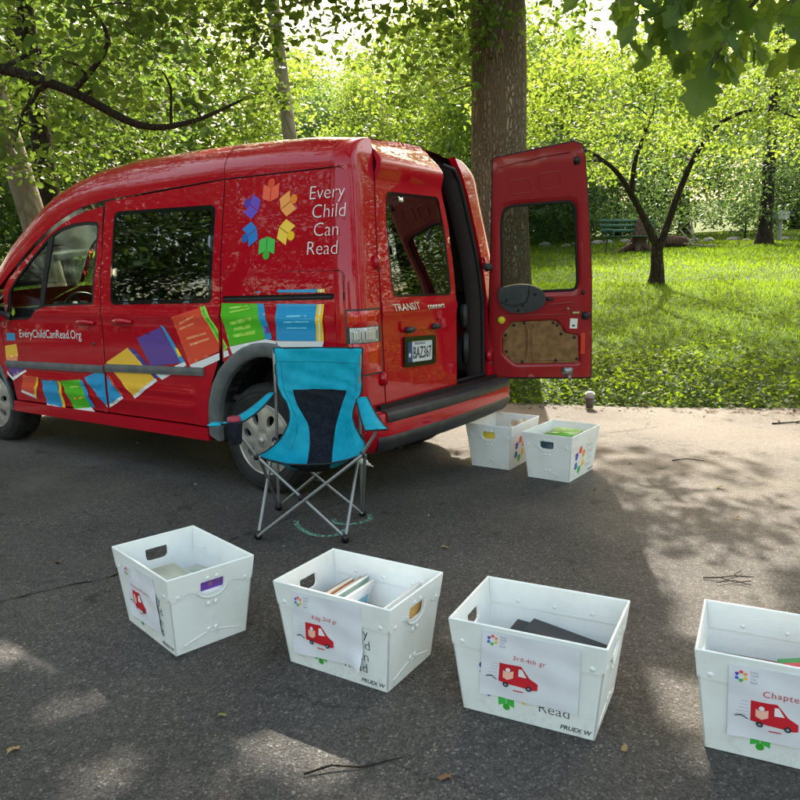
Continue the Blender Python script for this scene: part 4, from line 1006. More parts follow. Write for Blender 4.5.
m.tube([Rm @ Vector((0, 0, -.02)), Rm @ Vector((0, 0, -.3))], .03, 8); m.build('steering_wheel', M_DTRIM, VAN)
# sun visor
m = MB(); m.bbox((2.55, -.50, 1.72), (.16, .42, .02), .008); m.build('sun_visor', principled('visor', (.35, .35, .33), .8), VAN)

# rear frame round the door opening
m = MB()
def ring_pt(y, z): return Vector((xr(z)+0.012, y, z))
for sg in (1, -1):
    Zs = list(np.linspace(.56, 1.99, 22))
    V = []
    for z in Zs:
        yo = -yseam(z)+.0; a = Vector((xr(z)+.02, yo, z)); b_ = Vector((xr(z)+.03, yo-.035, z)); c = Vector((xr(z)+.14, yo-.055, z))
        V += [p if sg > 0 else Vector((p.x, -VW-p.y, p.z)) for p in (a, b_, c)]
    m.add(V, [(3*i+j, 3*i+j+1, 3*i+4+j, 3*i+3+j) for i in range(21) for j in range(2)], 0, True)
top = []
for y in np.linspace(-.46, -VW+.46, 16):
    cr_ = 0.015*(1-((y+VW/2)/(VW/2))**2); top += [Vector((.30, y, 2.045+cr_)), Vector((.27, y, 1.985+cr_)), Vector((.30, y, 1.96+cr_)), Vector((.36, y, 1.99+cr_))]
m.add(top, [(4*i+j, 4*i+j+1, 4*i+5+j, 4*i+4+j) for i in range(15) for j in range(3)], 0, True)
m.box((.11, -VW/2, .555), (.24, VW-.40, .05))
m.build('door_frame', principled('jamb_painted_shade', (0.014, 0.003, 0.004), .6), VAN)  # red jamb coloured near black: the opening's shade is in the colour
m = MB()
sl_ = []
for z in np.linspace(.60, 1.90, 18): sl_.append(Vector((xr(z)+.022, -VW+yseam(z)+.030, z)))
sl_ += [Vector((xr(1.95)+.02, -VW+yseam(1.95)+.07, 1.965)), Vector((.20, -VW+.58, 1.985))]
m.tube(sl_, .013, 8)
m.tube([Vector((.035, -VW+.30, .595)), Vector((.035, -1.11, .595))], .012, 8)
m.build('door_seal', M_SEAL, VAN)
m = MB(); m.bbox((.16, -VW+.375, 1.00), (.05, .03, .16), .01); m.bbox((.15, -VW+.375, .78), (.05, .04, .22), .015); m.build('latch_striker', M_DTRIM, VAN)

# rear bumper swept round the back
def bpath(off, n_=40):
    """plan curve of the bumper, off = distance outside the base curve"""
    P = []; R_ = 0.20; x0 = -0.085
    base = [(.30, -.012), (.20, -.010)]
    for q in np.linspace(0, math.pi/2, 12): base.append((x0+R_-R_*math.sin(q), -.012-R_+R_*math.cos(q)))
    for y in np.linspace(-.25, -VW+.25, 14): base.append((x0-0.03*(1-((y+VW/2)/.67)**2), y))
    for q in np.linspace(math.pi/2, 0, 12): base.append((x0+R_-R_*math.sin(q), -VW+.012+R_-R_*math.cos(q)))
    base += [(.20, -VW+.010), (.30, -VW+.012)]
    for i, p in enumerate(base):
        a = Vector(base[max(i-1, 0)]); b_ = Vector(base[min(i+1, len(base)-1)]); t = (b_-a).normalized(); nn = Vector((t.y, -t.x)) 
        P.append((p[0]+nn.x*off, p[1]+nn.y*off))
    return P
def sweep(name, prof, mat, i0=0, i1=None):
    rows_ = [bpath(o_)[i0:i1] for o_, z in prof]; k = len(rows_[0])
    V = [(p[0], p[1], prof[j][1]) for j, r_ in enumerate(rows_) for p in r_]
    m = MB(); m.add(V, [(j*k+i, j*k+i+1, (j+1)*k+i+1, (j+1)*k+i) for j in range(len(prof)-1) for i in range(k-1)], 0, True)
    o = m.build(name, mat, VAN)
    return o
sgn = 1
tst = bpath(0.1); 
if tst[20][0] > bpath(0)[20][0]: sgn = -1
S_ = lambda L_: [(a*sgn, z) for a, z in L_]
sweep('rear_bumper', S_([(-.12, .555), (-.012, .553), (0.0, .545), (.004, .50), (.006, .44), (0, .40), (-.02, .355), (-.06, .325), (-.14, .32)]), M_RED)
sweep('bumper_step', S_([(-.11, .557), (-.005, .557), (.008, .550), (.012, .535), (.012, .508), (.004, .498)]), M_DTRIM, 11, 31)
sweep('bumper_insert', S_([(.004, .425), (.010, .415), (.008, .395), (-.012, .352), (-.03, .335), (-.09, .328)]), M_DTRIM, 9, 33)

# tail lights
M_LENS = principled('red_lens', (.55, .006, .008), .10, coat=1, spec=.4); M_LCLR = principled('clear_lens', (.62, .60, .56), .10, coat=1)
n, l, b = nodes(M_LCLR); tc = n.new('ShaderNodeTexCoord'); ck_ = N(n, 'ShaderNodeTexBrick', Scale=28.0); ck_.inputs['Mortar Size'].default_value = .03
ck_.inputs['Color1'].default_value = (.62, .60, .56, 1); ck_.inputs['Color2'].default_value = (.45, .44, .42, 1); ck_.inputs['Mortar'].default_value = (.15, .14, .13, 1)
l.new(tc.outputs['Object'], ck_.inputs['Vector']); l.new(ck_.outputs[0], b.inputs['Base Color'])
for sg in (1, -1):
    cf_ = cornerf(sg); 
    def piece(name, z0, z1, s0, s1, mat, lift, par):
        m = MB(); NS, NZ = 18, 8; V = []
        for j in range(NZ+1):
            for i in range(NS+1):
                s = s0+(s1-s0)*i/NS; z = z0+(z1-z0)*j/NZ; e = min(1, 6*min(i, NS-i)/NS)*min(1, 4*min(j, NZ-j)/NZ) if True else 1
                V.append(cf_(s, z, -lift*(0.35+0.65*e)))
        Fc = [(j*(NS+1)+i, j*(NS+1)+i+1, (j+1)*(NS+1)+i+1, (j+1)*(NS+1)+i) for j in range(NZ) for i in range(NS)]
        m.add(V, Fc if sg > 0 else [q_[::-1] for q_ in Fc], 0, True); return m.build(name, mat, par)
    hs = piece('tail_light', .755, 1.115, .03, .80, M_DTRIM, .005, VAN)
    piece('lens_red', 1.020, 1.105, .06, .77, M_LENS, .014, hs); piece('lens_clear', .935, 1.016, .10, .73, M_LCLR, .014, hs); piece('lens_red', .765, .931, .06, .77, M_LENS, .014, hs)

# ---------------- rear doors
def rear_surf(brow=True):
    def f(y, z, d=0):
        x = xr(z)-0.004
        if brow: x -= 0.045*math.exp(-((z-1.90)/0.065)**2)*min(1, max(0, (z-1.76)/.06))
        x -= 0.012*math.exp(-((z-1.085)/.02)**2)
        if z > 1.97: x += (z-1.97)*0.5
        return Vector((x+d, y, z))
    return f
rf = rear_surf()
lo = [(-1.10, .572)]+[(-yseam(.575)-G*2, .572)]+[(-yseam(z)-G*2, z) for z in (.8, 1.1, 1.3, 1.43, 1.6, 1.77, 1.9, 2.0)]+[(-.46, 2.045), (-.8, 2.075), (-1.04, 2.078), (-1.09, 2.05), (-1.085, 1.85), (-1.115, 1.70), (-1.13, 1.60), (-1.12, 1.2)]
lw = rnd_poly([(-.415, 1.165), (-.395, 1.25), (-.43, 1.60), (-.475, 1.755), (-1.055, 1.765), (-1.075, 1.55), (-1.065, 1.155)], [.03, .05, .05, .04, .04, .05, .04])
m = MB(); panel(m, lo, [lw], rf, 0.035, .03, flip=False)
LD = m.build('rear_door_closed', [M_RED], VAN)
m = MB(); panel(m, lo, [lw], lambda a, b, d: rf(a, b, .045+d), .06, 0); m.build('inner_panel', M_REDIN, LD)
m = MB(); panel(m, lw, [], lambda a, b, d: rf(a, b, .006+d), .06, 0); m.build('window_glass', M_GL_DARK2, LD)
m = MB(); lw2 = [(y+(-.75-y)*.05, z+(1.45-z)*.05) for y, z in lw]; panel(m, lw, [lw2], lambda a, b, d: rf(a, b, .002+d), .06, .006); m.build('window_frame', M_BLACK, LD)
m = MB(); m.tube([Vector((xr(z)+.008, -yseam(z)+.000, z)) for z in np.linspace(.56, 2.0, 24)], .009, 6); m.tube([Vector((xr(z)+.03, -yseam(z)-.01, z)) for z in np.linspace(.56, 2.0, 24)], .016, 6); m.build('edge_seal', M_SEAL, LD)
# badge lettering, plate, lamps
M_CHROME = principled('badge_silver', (.62, .62, .62), .25, .8)
# text reads from the left edge (y -.38) towards -y
tm = lambda a, b, d=0: rf(-a, b, d)
m = MB(); add_text(m, 'TRANSIT', .385, 1.088, .058, tm, -.004, thin=.0006, sx=1.22); m.build('badge_lettering', M_CHROME, LD); m = MB(); add_text(m, 'connect', .745, 1.083, .050, tm, -.004, thin=.0006, sx=1.25)
m.build('badge_lettering', M_CHROME, LD)
m = MB(); panel(m, rnd_poly([(-.45, 1.03), (-1.02, 1.015), (-1.02, .96), (-.45, .975)], .02), [], lambda a, b, d: rf(a, b, -.012+d), .05, .012); m.build('handle_bar', M_RED, LD)
for y in (-.53, -.82):
    m = MB(); m.bbox(rf(y, .975, -.022), (.035, .085, .035), .010); m.build('plate_lamp', M_DTRIM, LD)
M_PLBL = principled('plate_blue', srgb(30, 60, 120), .4)
pa = R(-2.0)
def pm_(a, b, d=0):   # plate frame, tilted a little
    c, s = math.cos(pa), math.sin(pa); y = -.650-(a*c-b*s); z = .842+(a*s+b*c); return Vector((rf(-.65, .84).x-.014+d, y, z))
m = MB(); V4 = rnd_poly([(-.175, -.088), (.175, -.088), (.175, .088), (-.175, .088)], .015)
slab(m, V4, [rnd_poly([(-.140, -.062), (.140, -.062), (.140, .060), (-.140, .060)], .012)], pm_, .010); PLF = m.build('plate_frame', M_BLACK, LD)
m = MB(); m.add([pm_(a, b, .006) for a, b in ((-.155, -.078), (.155, -.078), (.155, .078), (-.155, .078))], [(0, 3, 2, 1)]); m.add([pm_(a, b, .005) for a, b in ((-.140, -.062), (-.082, -.062), (-.090, .062), (-.140, .062))], [(0, 3, 2, 1)], 1)
m.add([pm_(-.113+.018*math.cos(q)*(1 if i % 2 == 0 else .45), -.02+.018*math.sin(q)*(1 if i % 2 == 0 else .45), .0045) for i, q in enumerate(np.linspace(math.pi/2, 2.5*math.pi, 11)[:-1])], [tuple(range(10))], 3)
add_text(m, 'BAZ367', -.078, -.042, .098, pm_, .0045, 2, sx=.62, thin=.0012)
add_text(m, 'INDIANA', -.06, .038, .020, pm_, .0045, 1, sx=1.4)
m.build('licence_plate', [principled('plate_white', (.62, .66, .68), .35), M_PLBL, M_INK, M_WHITE], PLF)
# hinges of both rear doors
for sg in (1, -1):
    for z in (.72, 1.36):
        y = -yseam(z)+.01; y = y if sg > 0 else -VW-y
        m = MB(); m.bbox((xr(z)-.004, y, z), (.035, .05, .075), .008); m.build('hinge', M_RED, VAN)

# open rear door, world coordinates from its hinge edge
oA = Vector((.642, 5.256, .56)); oe1 = Vector((.99168, -.12873, 0)); oe2 = Vector((-.02402, -.18506, .98243)); on = Vector((-.12647, -.97426, -.18662))
VI = (Matrix.Translation(VAN.location) @ Matrix.Rotation(VAN.rotation_euler.z, 4, 'Z')).inverted()
def dm(a, b, d=0): return VI @ (oA+oe1*a+oe2*b-on*d)     # d>0 away from the viewer (towards the outer skin)
do = rnd_poly([(0, 0), (.700, -.002), (.668, .75), (.634, 1.107), (.592, 1.479), (.572, 1.545), (.520, 1.560), (.188, 1.505), (.017, 1.478), (.012, 1.027), (-.004, .556)], [.02, .02, .3, .2, .05, .02, .02, .1, .02, .2, .2], 3)
dw = rnd_poly([(.082, .60), (.072, 1.075), (.090, 1.160), (.145, 1.178), (.512, 1.196), (.548, 1.165), (.582, .66), (.565, .615)], [.04, .1, .03, .03, .03, .03, .04, .03], 4)
dw2 = rnd_poly([(.048, .57), (.038, 1.07), (.058, 1.195), (.145, 1.215), (.530, 1.238), (.585, 1.19), (.620, .64), (.600, .575)], [.05, .1, .05, .04, .04, .05, .05, .04], 4)
db = rnd_poly([(.089, .315), (.150, .395), (.440, .407), (.489, .361), (.504, .318), (.599, .300), (.612, .103), (.174, .096), (.090, .177)], .018, 4)
db2 = rnd_poly([(.069, .315), (.140, .415), (.450, .427), (.505, .375), (.518, .335), (.617, .318), (.634, .083), (.164, .074), (.068, .167)], .025, 4)
def dz_in(a, b, d=0):   # inner face relief
    q = 0
    e = min(a+0.0, 0.700-a-0.05*b)
    if e < .035: q += .012*(1-max(e, 0)/.035)
    q += .012 if b > 1.44+0.13*(a-.1) else 0
    return dm(a, b, d+q)
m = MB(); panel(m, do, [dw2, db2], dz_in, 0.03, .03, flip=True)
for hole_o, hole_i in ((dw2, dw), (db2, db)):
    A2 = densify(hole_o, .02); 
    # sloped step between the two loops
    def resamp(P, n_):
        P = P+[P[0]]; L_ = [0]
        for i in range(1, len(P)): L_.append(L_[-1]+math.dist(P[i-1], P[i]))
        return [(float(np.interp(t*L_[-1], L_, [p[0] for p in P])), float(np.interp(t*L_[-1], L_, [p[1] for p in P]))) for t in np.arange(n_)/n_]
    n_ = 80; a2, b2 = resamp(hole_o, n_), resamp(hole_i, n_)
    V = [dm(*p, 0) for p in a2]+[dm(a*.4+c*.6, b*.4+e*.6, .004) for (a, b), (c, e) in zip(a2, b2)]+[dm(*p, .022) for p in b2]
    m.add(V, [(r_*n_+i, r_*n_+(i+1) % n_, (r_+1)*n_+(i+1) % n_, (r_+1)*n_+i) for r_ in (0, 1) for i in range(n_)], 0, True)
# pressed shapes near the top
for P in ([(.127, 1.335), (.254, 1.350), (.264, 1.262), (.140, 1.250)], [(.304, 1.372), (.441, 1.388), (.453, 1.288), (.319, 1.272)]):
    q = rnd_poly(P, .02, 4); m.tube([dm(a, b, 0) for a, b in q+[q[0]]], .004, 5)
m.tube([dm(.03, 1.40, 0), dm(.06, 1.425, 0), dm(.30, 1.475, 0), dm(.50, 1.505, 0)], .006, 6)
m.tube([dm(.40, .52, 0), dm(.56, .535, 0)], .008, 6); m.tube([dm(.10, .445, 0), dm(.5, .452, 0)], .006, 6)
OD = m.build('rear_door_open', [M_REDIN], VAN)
m = MB(); panel(m, do, [dw], lambda a, b, d: dm(a, b, .055+d), .05, 0); 
n_ = 90; a2 = resamp(do, n_); m.add([dm(*p, .02) for p in a2]+[dm(*p, .055) for p in a2], [(i, (i+1) % n_, n_+(i+1) % n_, n_+i) for i in range(n_)], 0, True)
m.add([dm(*p, .02) for p in resamp(dw, n_)]+[dm(*p, .055) for p in resamp(dw, n_)], [(i, (i+1) % n_, n_+(i+1) % n_, n_+i) for i in range(n_)], 0)
m.build('outer_skin', [M_RED], OD)
m = MB(); panel(m, dw, [], lambda a, b, d: dm(a, b, .035+d), .1, 0); m.build('window_glass', M_GL_DOOR, OD)
m = MB(); q = dw+[dw[0]]; m.tube([dm(a, b, .016) for a, b in q], .010, 6, cap=False); q = do+[do[0]]; m.tube([dm(a, b, .03) for a, b in q], .009, 6, cap=False)
m.tube([dm(.02, -.006, .02), dm(.70, -.006, .02)], .014, 6); m.build('rubber_seal', M_SEAL, OD)
M_HB = grime(principled('hardboard', (.22, .115, .045), .75), (.17, .085, .03), (.27, .15, .065), 22, .35, .65, .25, 250)
m = MB(); panel(m, db, [], lambda a, b, d: dm(a, b, .014+d), .03, .006, flip=True)
m.tube([dm(.245, .385, .012), dm(.262, .33, .009), (dm(.262, .2, .009)), dm(.25, .12, .012)], .007, 6)
m.tube([dm(.30, .385, .013), dm(.288, .33, .011), dm(.288, .2, .011), dm(.30, .12, .013), dm(.56, .125, .013)], .005, 6)
HBP = m.build('hardboard_panel', M_HB, OD)
for a, b in ((.108, .305), (.165, .375), (.235, .390), (.43, .39), (.458, .372), (.485, .31), (.575, .285), (.598, .13), (.455, .12), (.225, .112), (.115, .185)):
    k = MB(); k.lathe([(.011, 0), (.010, .004), (.0001, .006)], 12, Matrix.Translation(dm(a, b, .012)) @ (VI.to_3x3() @ on).to_track_quat('Z', 'Y').to_matrix().to_4x4()); k.build('panel_clip', M_BLKPL, HBP)
# speaker-like cover, buffer, latch parts, sticker
sp = rnd_poly([(.052, .640), (.180, .668), (.270, .662), (.340, .632), (.378, .570), (.362, .520), (.300, .482), (.200, .466), (.110, .485), (.070, .530), (.055, .585)], .05, 5)
m = MB(); panel(m, sp, [], lambda a, b, d: dm(a, b, -.028-.012*math.exp(-((a-.2)**2+(b-.57)**2)/.02)+d), .025, .035, flip=True); CV = m.build('wiper_motor_cover', grime(principled('cover_plastic', (.035, .042, .048), .55), (.03, .036, .042), (.05, .055, .06), 30), OD)
m = MB(); m.tube([dm(.075, .55, -.040), dm(.16, .525, -.045), dm(.245, .55, -.045), dm(.265, .62, -.043), dm(.26, .655, -.035)], .004, 6); m.build('cover_ridge', M_BLKPL, CV)
for a, b in ((.11, .56), (.22, .525), (.30, .60), (.19, .49)):
    k = MB(); k.lathe([(.010, 0), (.009, .004), (.0001, .006)], 12, Matrix.Translation(dm(a, b, -.036)) @ (VI.to_3x3() @ on).to_track_quat('Z', 'Y').to_matrix().to_4x4()); k.build('cover_screw', M_SEAL, CV)
ZN = (VI.to_3x3() @ on).to_track_quat('Z', 'Y').to_matrix().to_4x4()
m = MB(); m.lathe([(.026, 0), (.026, .010), (.020, .016), (.0001, .018)], 20, Matrix.Translation(dm(.078, .415, 0)) @ ZN); m.build('yellow_buffer', principled('yellow_rubber', srgb(205, 195, 40), .5), OD)
m = MB(); m.add([dm(a, b, -.002) for a, b in ((.540, .352), (.590, .350), (.592, .420), (.542, .422))], [(0, 1, 2, 3)]); STK = m.build('white_sticker', M_WHITE, OD)
m = MB(); m.add([dm(a, b, -.003) for a, b in ((.556, .365), (.574, .365), (.574, .378), (.556, .378))], [(0, 1, 2, 3)]); m.build('sticker_mark', M_INK, STK)
m = MB(); m.bbox(dm(.525, .490, -.005), (.02, .03, .02), .005); m.tube([dm(.555, .462, -.008), dm(.60, .462, -.008)], .011, 8); m.build('latch_rod', principled('brass', (.45, .35, .15), .35, .8), OD)
m = MB(); Rz = ZN.to_3x3(); m.bbox(dm(.645, .440, -.004), (.055, .05, .03), .008, Rz); m.bbox(dm(.62, .60, -.002), (.02, .03, .02), .004, Rz); m.bbox(dm(.40, .56, -.01), (.05, .02, .02), .004, Rz); m.build('latch_block', M_BLKPL, OD)
m = MB(); m.bbox(dm(.535, .045, -.008), (.075, .055, .018), .006, Rz); m.bbox(dm(.550, .002, -.008), (.03, .04, .018), .006, Rz); m.build('lower_latch', M_FOOT, OD)
m = MB(); m.bbox(dm(.545, 1.447, -.003), (.04, .05, .012), .005, Rz); m.build('upper_latch', M_BLKPL, OD)
m = MB(); m.add([dm(a, b, -.0015) for a, b in ((.622, .17), (.650, .17), (.646, .32), (.618, .32))], [(0, 1, 2, 3)]); m.build('red_reflector', principled('orange_reflector', (.6, .06, .03), .2), OD)
for b in (.10, .78):
    m = MB(); m.bbox(dm(-.015, b, .02), (.06, .05, .07), .01, Rz); m.build('door_hinge', M_DTRIM, OD)

# ---------------- graphics on the near side
sf = sidef(1)
def px_panel(par, name, items, res=.06):
    m = MB()
    for k, (col, P) in enumerate(items):
        panel(m, [tuple(p) for p in P][::1], [], lambda a, b, d: sidef(1, True)(a, b, d-0.0015-0.00025*k), .022, 0, mi=DK.index(col), flip=True, step=.03)
    return m.build(name, DM, par)
GR_FD = [('blue', [(3.358, 0.898), (3.235, 0.902), (3.237, 0.845), (3.36, 0.841)]), ('yellow', [(3.39, 0.798), (3.227, 0.82), (3.214, 0.732), (3.39, 0.705)]), ('lorange', [(3.39, 0.694), (3.39, 0.705), (3.214, 0.732), (3.234, 0.687), (3.375, 0.679)]), ('purple', [(3.39, 0.634), (3.122, 0.641), (3.305, 0.567)]), ('white', [(3.39, 0.606), (3.317, 0.56), (3.127, 0.629), (3.116, 0.615), (3.315, 0.533), (3.39, 0.582)]), ('orange', [(3.164, 0.589), (3.013, 0.585), (2.975, 0.578), (3.055, 0.435), (3.209, 0.466)]), ('white', [(3.208, 0.47), (3.055, 0.439), (3.033, 0.41), (3.226, 0.45)]), ('gold', [(2.98, 0.585), (2.948, 0.579), (3.035, 0.418), (3.055, 0.439)]), ('blue', [(2.918, 0.563), (2.713, 0.572), (2.707, 0.373), (2.909, 0.384)]), ('white', [(2.909, 0.384), (2.695, 0.374), (2.68, 0.345), (2.906, 0.348)]), ('gold', [(2.713, 0.572), (2.677, 0.567), (2.672, 0.357), (2.707, 0.373)]), ('green', [(2.669, 0.575), (2.443, 0.597), (2.359, 0.403), (2.567, 0.367)]), ('white', [(2.572, 0.373), (2.359, 0.403), (2.312, 0.371), (2.552, 0.346)]), ('blue', [(2.443, 0.597), (2.397, 0.592), (2.312, 0.407), (2.359, 0.403)]), ('lgreen', [(2.576, 0.539), (2.466, 0.556), (2.462, 0.542), (2.566, 0.527)]), ('gold', [(2.54, 0.46), (2.406, 0.481), (2.402, 0.467), (2.536, 0.446)]), ('blue', [(2.388, 0.614), (2.21, 0.674), (2.156, 0.652), (2.156, 0.438), (2.17, 0.433)]), ('white', [(2.156, 0.417), (2.17, 0.433), (2.156, 0.438)])]
GR_SD = [('blue', [(2.138, 0.642), (1.981, 0.512), (2.138, 0.446)]), ('white', [(2.138, 0.446), (1.981, 0.512), (1.965, 0.498), (2.138, 0.42)]), ('orange', [(2.138, 0.652), (2.138, 0.654), (2.102, 0.641), (1.969, 0.525), (1.987, 0.513)]), ('yellow', [(2.134, 0.733), (1.889, 0.845), (1.632, 0.653), (1.861, 0.521)]), ('white', [(1.866, 0.522), (1.627, 0.658), (1.609, 0.64), (1.845, 0.507)]), ('dblue', [(1.889, 0.842), (1.83, 0.838), (1.582, 0.664), (1.627, 0.655)]), ('purple', [(1.789, 0.911), (1.55, 0.986), (1.364, 0.769), (1.663, 0.733)]), ('white', [(1.618, 0.682), (1.336, 0.78), (1.319, 0.759), (1.559, 0.65)]), ('blue', [(1.548, 1.002), (1.511, 0.993), (1.331, 0.777), (1.373, 0.772)]), ('gold', [(1.422, 0.864), (1.394, 0.859), (1.361, 0.816), (1.389, 0.806)]), ('orange', [(1.43, 1.051), (1.177, 1.116), (1.022, 0.919), (1.022, 0.859), (1.291, 0.761)]), ('white', [(1.291, 0.761), (1.022, 0.847), (1.022, 0.806), (1.249, 0.724)]), ('lgreen', [(1.022, 0.904), (1.177, 1.119), (1.13, 1.128), (1.022, 0.98)]), ('green', [(1.022, 0.922), (1.155, 1.101), (1.133, 1.107), (1.022, 0.958)]), ('lorange', [(1.363, 1.021), (1.219, 1.067), (1.215, 1.058), (1.364, 1.006)]), ('lorange', [(1.366, 0.987), (1.231, 1.024), (1.227, 1.015), (1.367, 0.972)]), ('lorange', [(1.306, 0.93), (1.131, 0.969), (1.126, 0.957), (1.303, 0.915)]), ('lorange', [(1.281, 0.893), (1.105, 0.937), (1.102, 0.925), (1.273, 0.879)])]
GR_QP = [('white', [(0.99, 0.857), (0.956, 0.868), (0.941, 0.836), (0.99, 0.818)]), ('lgreen', [(0.99, 0.86), (0.99, 0.936), (0.951, 0.883), (0.988, 0.857)]), ('green', [(0.99, 0.879), (0.99, 0.915), (0.968, 0.885), (0.985, 0.872)]), ('green', [(0.74, 1.205), (0.723, 1.208), (0.722, 1.205)]), ('green', [(0.99, 1.074), (0.99, 1.143), (0.704, 1.143), (0.646, 0.945), (0.934, 0.891)]), ('blue', [(0.722, 1.205), (0.723, 1.21), (0.674, 1.21), (0.673, 1.205)]), ('blue', [(0.704, 1.143), (0.654, 1.143), (0.596, 0.946), (0.646, 0.938)]), ('white', [(0.934, 0.889), (0.646, 0.942), (0.564, 0.933), (0.575, 0.898), (0.916, 0.847)]), ('purple', [(0.656, 1.015), (0.617, 1.02), (0.606, 0.981), (0.644, 0.973)]), ('lgreen', [(0.921, 1.034), (0.741, 1.066), (0.738, 1.046), (0.918, 1.016)]), ('lgreen', [(0.894, 0.999), (0.756, 1.023), (0.753, 1.003), (0.891, 0.982)]), ('lgreen', [(0.901, 0.961), (0.722, 0.992), (0.719, 0.969), (0.898, 0.944)]), ('lgreen', [(0.926, 1.121), (0.776, 1.134), (0.774, 1.125), (0.922, 1.11)]), ('lgreen', [(0.917, 1.097), (0.76, 1.12), (0.758, 1.111), (0.914, 1.085)]), ('blue', [(0.551, 1.205), (0.551, 1.219), (0.266, 1.223), (0.267, 1.205)]), ('blue', [(0.554, 1.143), (0.269, 1.143), (0.277, 0.943), (0.562, 0.938)]), ('gold', [(0.267, 1.205), (0.266, 1.223), (0.218, 1.223), (0.218, 1.205)]), ('gold', [(0.269, 1.143), (0.22, 1.143), (0.225, 0.945), (0.277, 0.943)]), ('white', [(0.249, 1.205), (0.249, 1.223), (0.237, 1.223), (0.237, 1.205)]), ('white', [(0.251, 1.143), (0.239, 1.143), (0.246, 0.945), (0.258, 0.944)]), ('white', [(0.562, 0.935), (0.225, 0.944), (0.237, 0.904), (0.547, 0.899)]), ('lblue', [(0.474, 1.079), (0.333, 1.084), (0.333, 1.076), (0.474, 1.071)]), ('lblue', [(0.497, 1.045), (0.316, 1.052), (0.316, 1.044), (0.498, 1.037)]), ('lblue', [(0.48, 1.013), (0.34, 1.016), (0.34, 1.009), (0.48, 1.006)])]
for par, L_ in ((FD, GR_FD), (SD, GR_SD), (QP, GR_QP)): px_panel(par, 'book_graphics', L_)
# words and emblem on the near side (text runs towards the rear, so x is reversed)
def tmap(x0, z0, sl=0.0):
    return lambda a, b, d=0: sidef(1, True)(x0-a, z0+b+sl*a, d-0.0008)
m = MB()
for txt, x0, z0 in (('Every', .375, 1.700), ('Child', .345, 1.600), ('Can', .325, 1.503), ('Read', .365, 1.405)):
    add_text(m, txt, 0, 0, .105, tmap(x0, z0), -.0020, thin=-.0016, sx=1.04)
m.build('side_lettering', M_WHITE, QP)
m = MB(); add_logo(m, 0, 0, .138, tmap(.650, 1.612), -.0020, sx=1.0); m.build('book_ring_emblem', LOGO_M, QP)
m = MB(); add_text(m, 'EveryChildCanRead.Org', 0, 0, .085, tmap(3.175, .872, .018), -.003, sx=.93); m.build('web_address', M_WHITE, FD)
# ================================================================ foliage
SD_ = np.array(SUN_DIR)
def leaf_mat(name, c0, c1, trans, tw=0.5, rough=0.45, spec=0.35):
    m = bpy.data.materials.new(name); m.use_nodes = True; n = m.node_tree.nodes; l = m.node_tree.links; b = n['Principled BSDF']; out = n['Material Output']
    at = n.new('ShaderNodeAttribute'); at.attribute_name = 'tint'
    c = ramp(n, l, at.outputs['Fac'], [(0.0, c0), (1.0, c1)])
    ct = ramp(n, l, at.outputs['Fac'], [(0.0, tuple(v*0.6 for v in trans)), (1.0, trans)])
    l.new(c, b.inputs['Base Color']); b.inputs['Roughness'].default_value = rough; b.inputs['Specular IOR Level'].default_value = spec
    tr = n.new('ShaderNodeBsdfTranslucent'); l.new(ct, tr.inputs[0])
    mx = n.new('ShaderNodeMixShader'); mx.inputs[0].default_value = tw; l.new(b.outputs[0], mx.inputs[1]); l.new(tr.outputs[0], mx.inputs[2]); l.new(mx.outputs[0], out.inputs[0])
    return m
ML_BROAD = leaf_mat('broad_leaf', (0.012, 0.034, 0.006), (0.038, 0.080, 0.016), (0.20, 0.32, 0.04))
ML_LIGHT = leaf_mat('light_leaf', (0.030, 0.070, 0.010), (0.070, 0.125, 0.02), (0.33, 0.48, 0.05), 0.52)
ML_FAR = leaf_mat('far_leaf', (0.018, 0.050, 0.016), (0.045, 0.095, 0.032), (0.22, 0.38, 0.08), 0.45)
ML_DARK = leaf_mat('dark_leaf', (0.012, 0.034, 0.010), (0.030, 0.065, 0.018), (0.10, 0.18, 0.03), 0.35)
ML_OAK = leaf_mat('oak_leaf', (0.035, 0.085, 0.012), (0.075, 0.135, 0.022), (0.26, 0.42, 0.04), 0.5, 0.42, 0.3)
ML_IVY = leaf_mat('ivy_leaf', (0.012, 0.040, 0.006), (0.060, 0.11, 0.014), (0.28, 0.42, 0.025), 0.5, 0.55, 0.2)
ML_GRASS = leaf_mat('grass_blade', (0.045, 0.095, 0.006), (0.075, 0.135, 0.010), (0.27, 0.42, 0.016), 0.55, 0.5, 0.3)

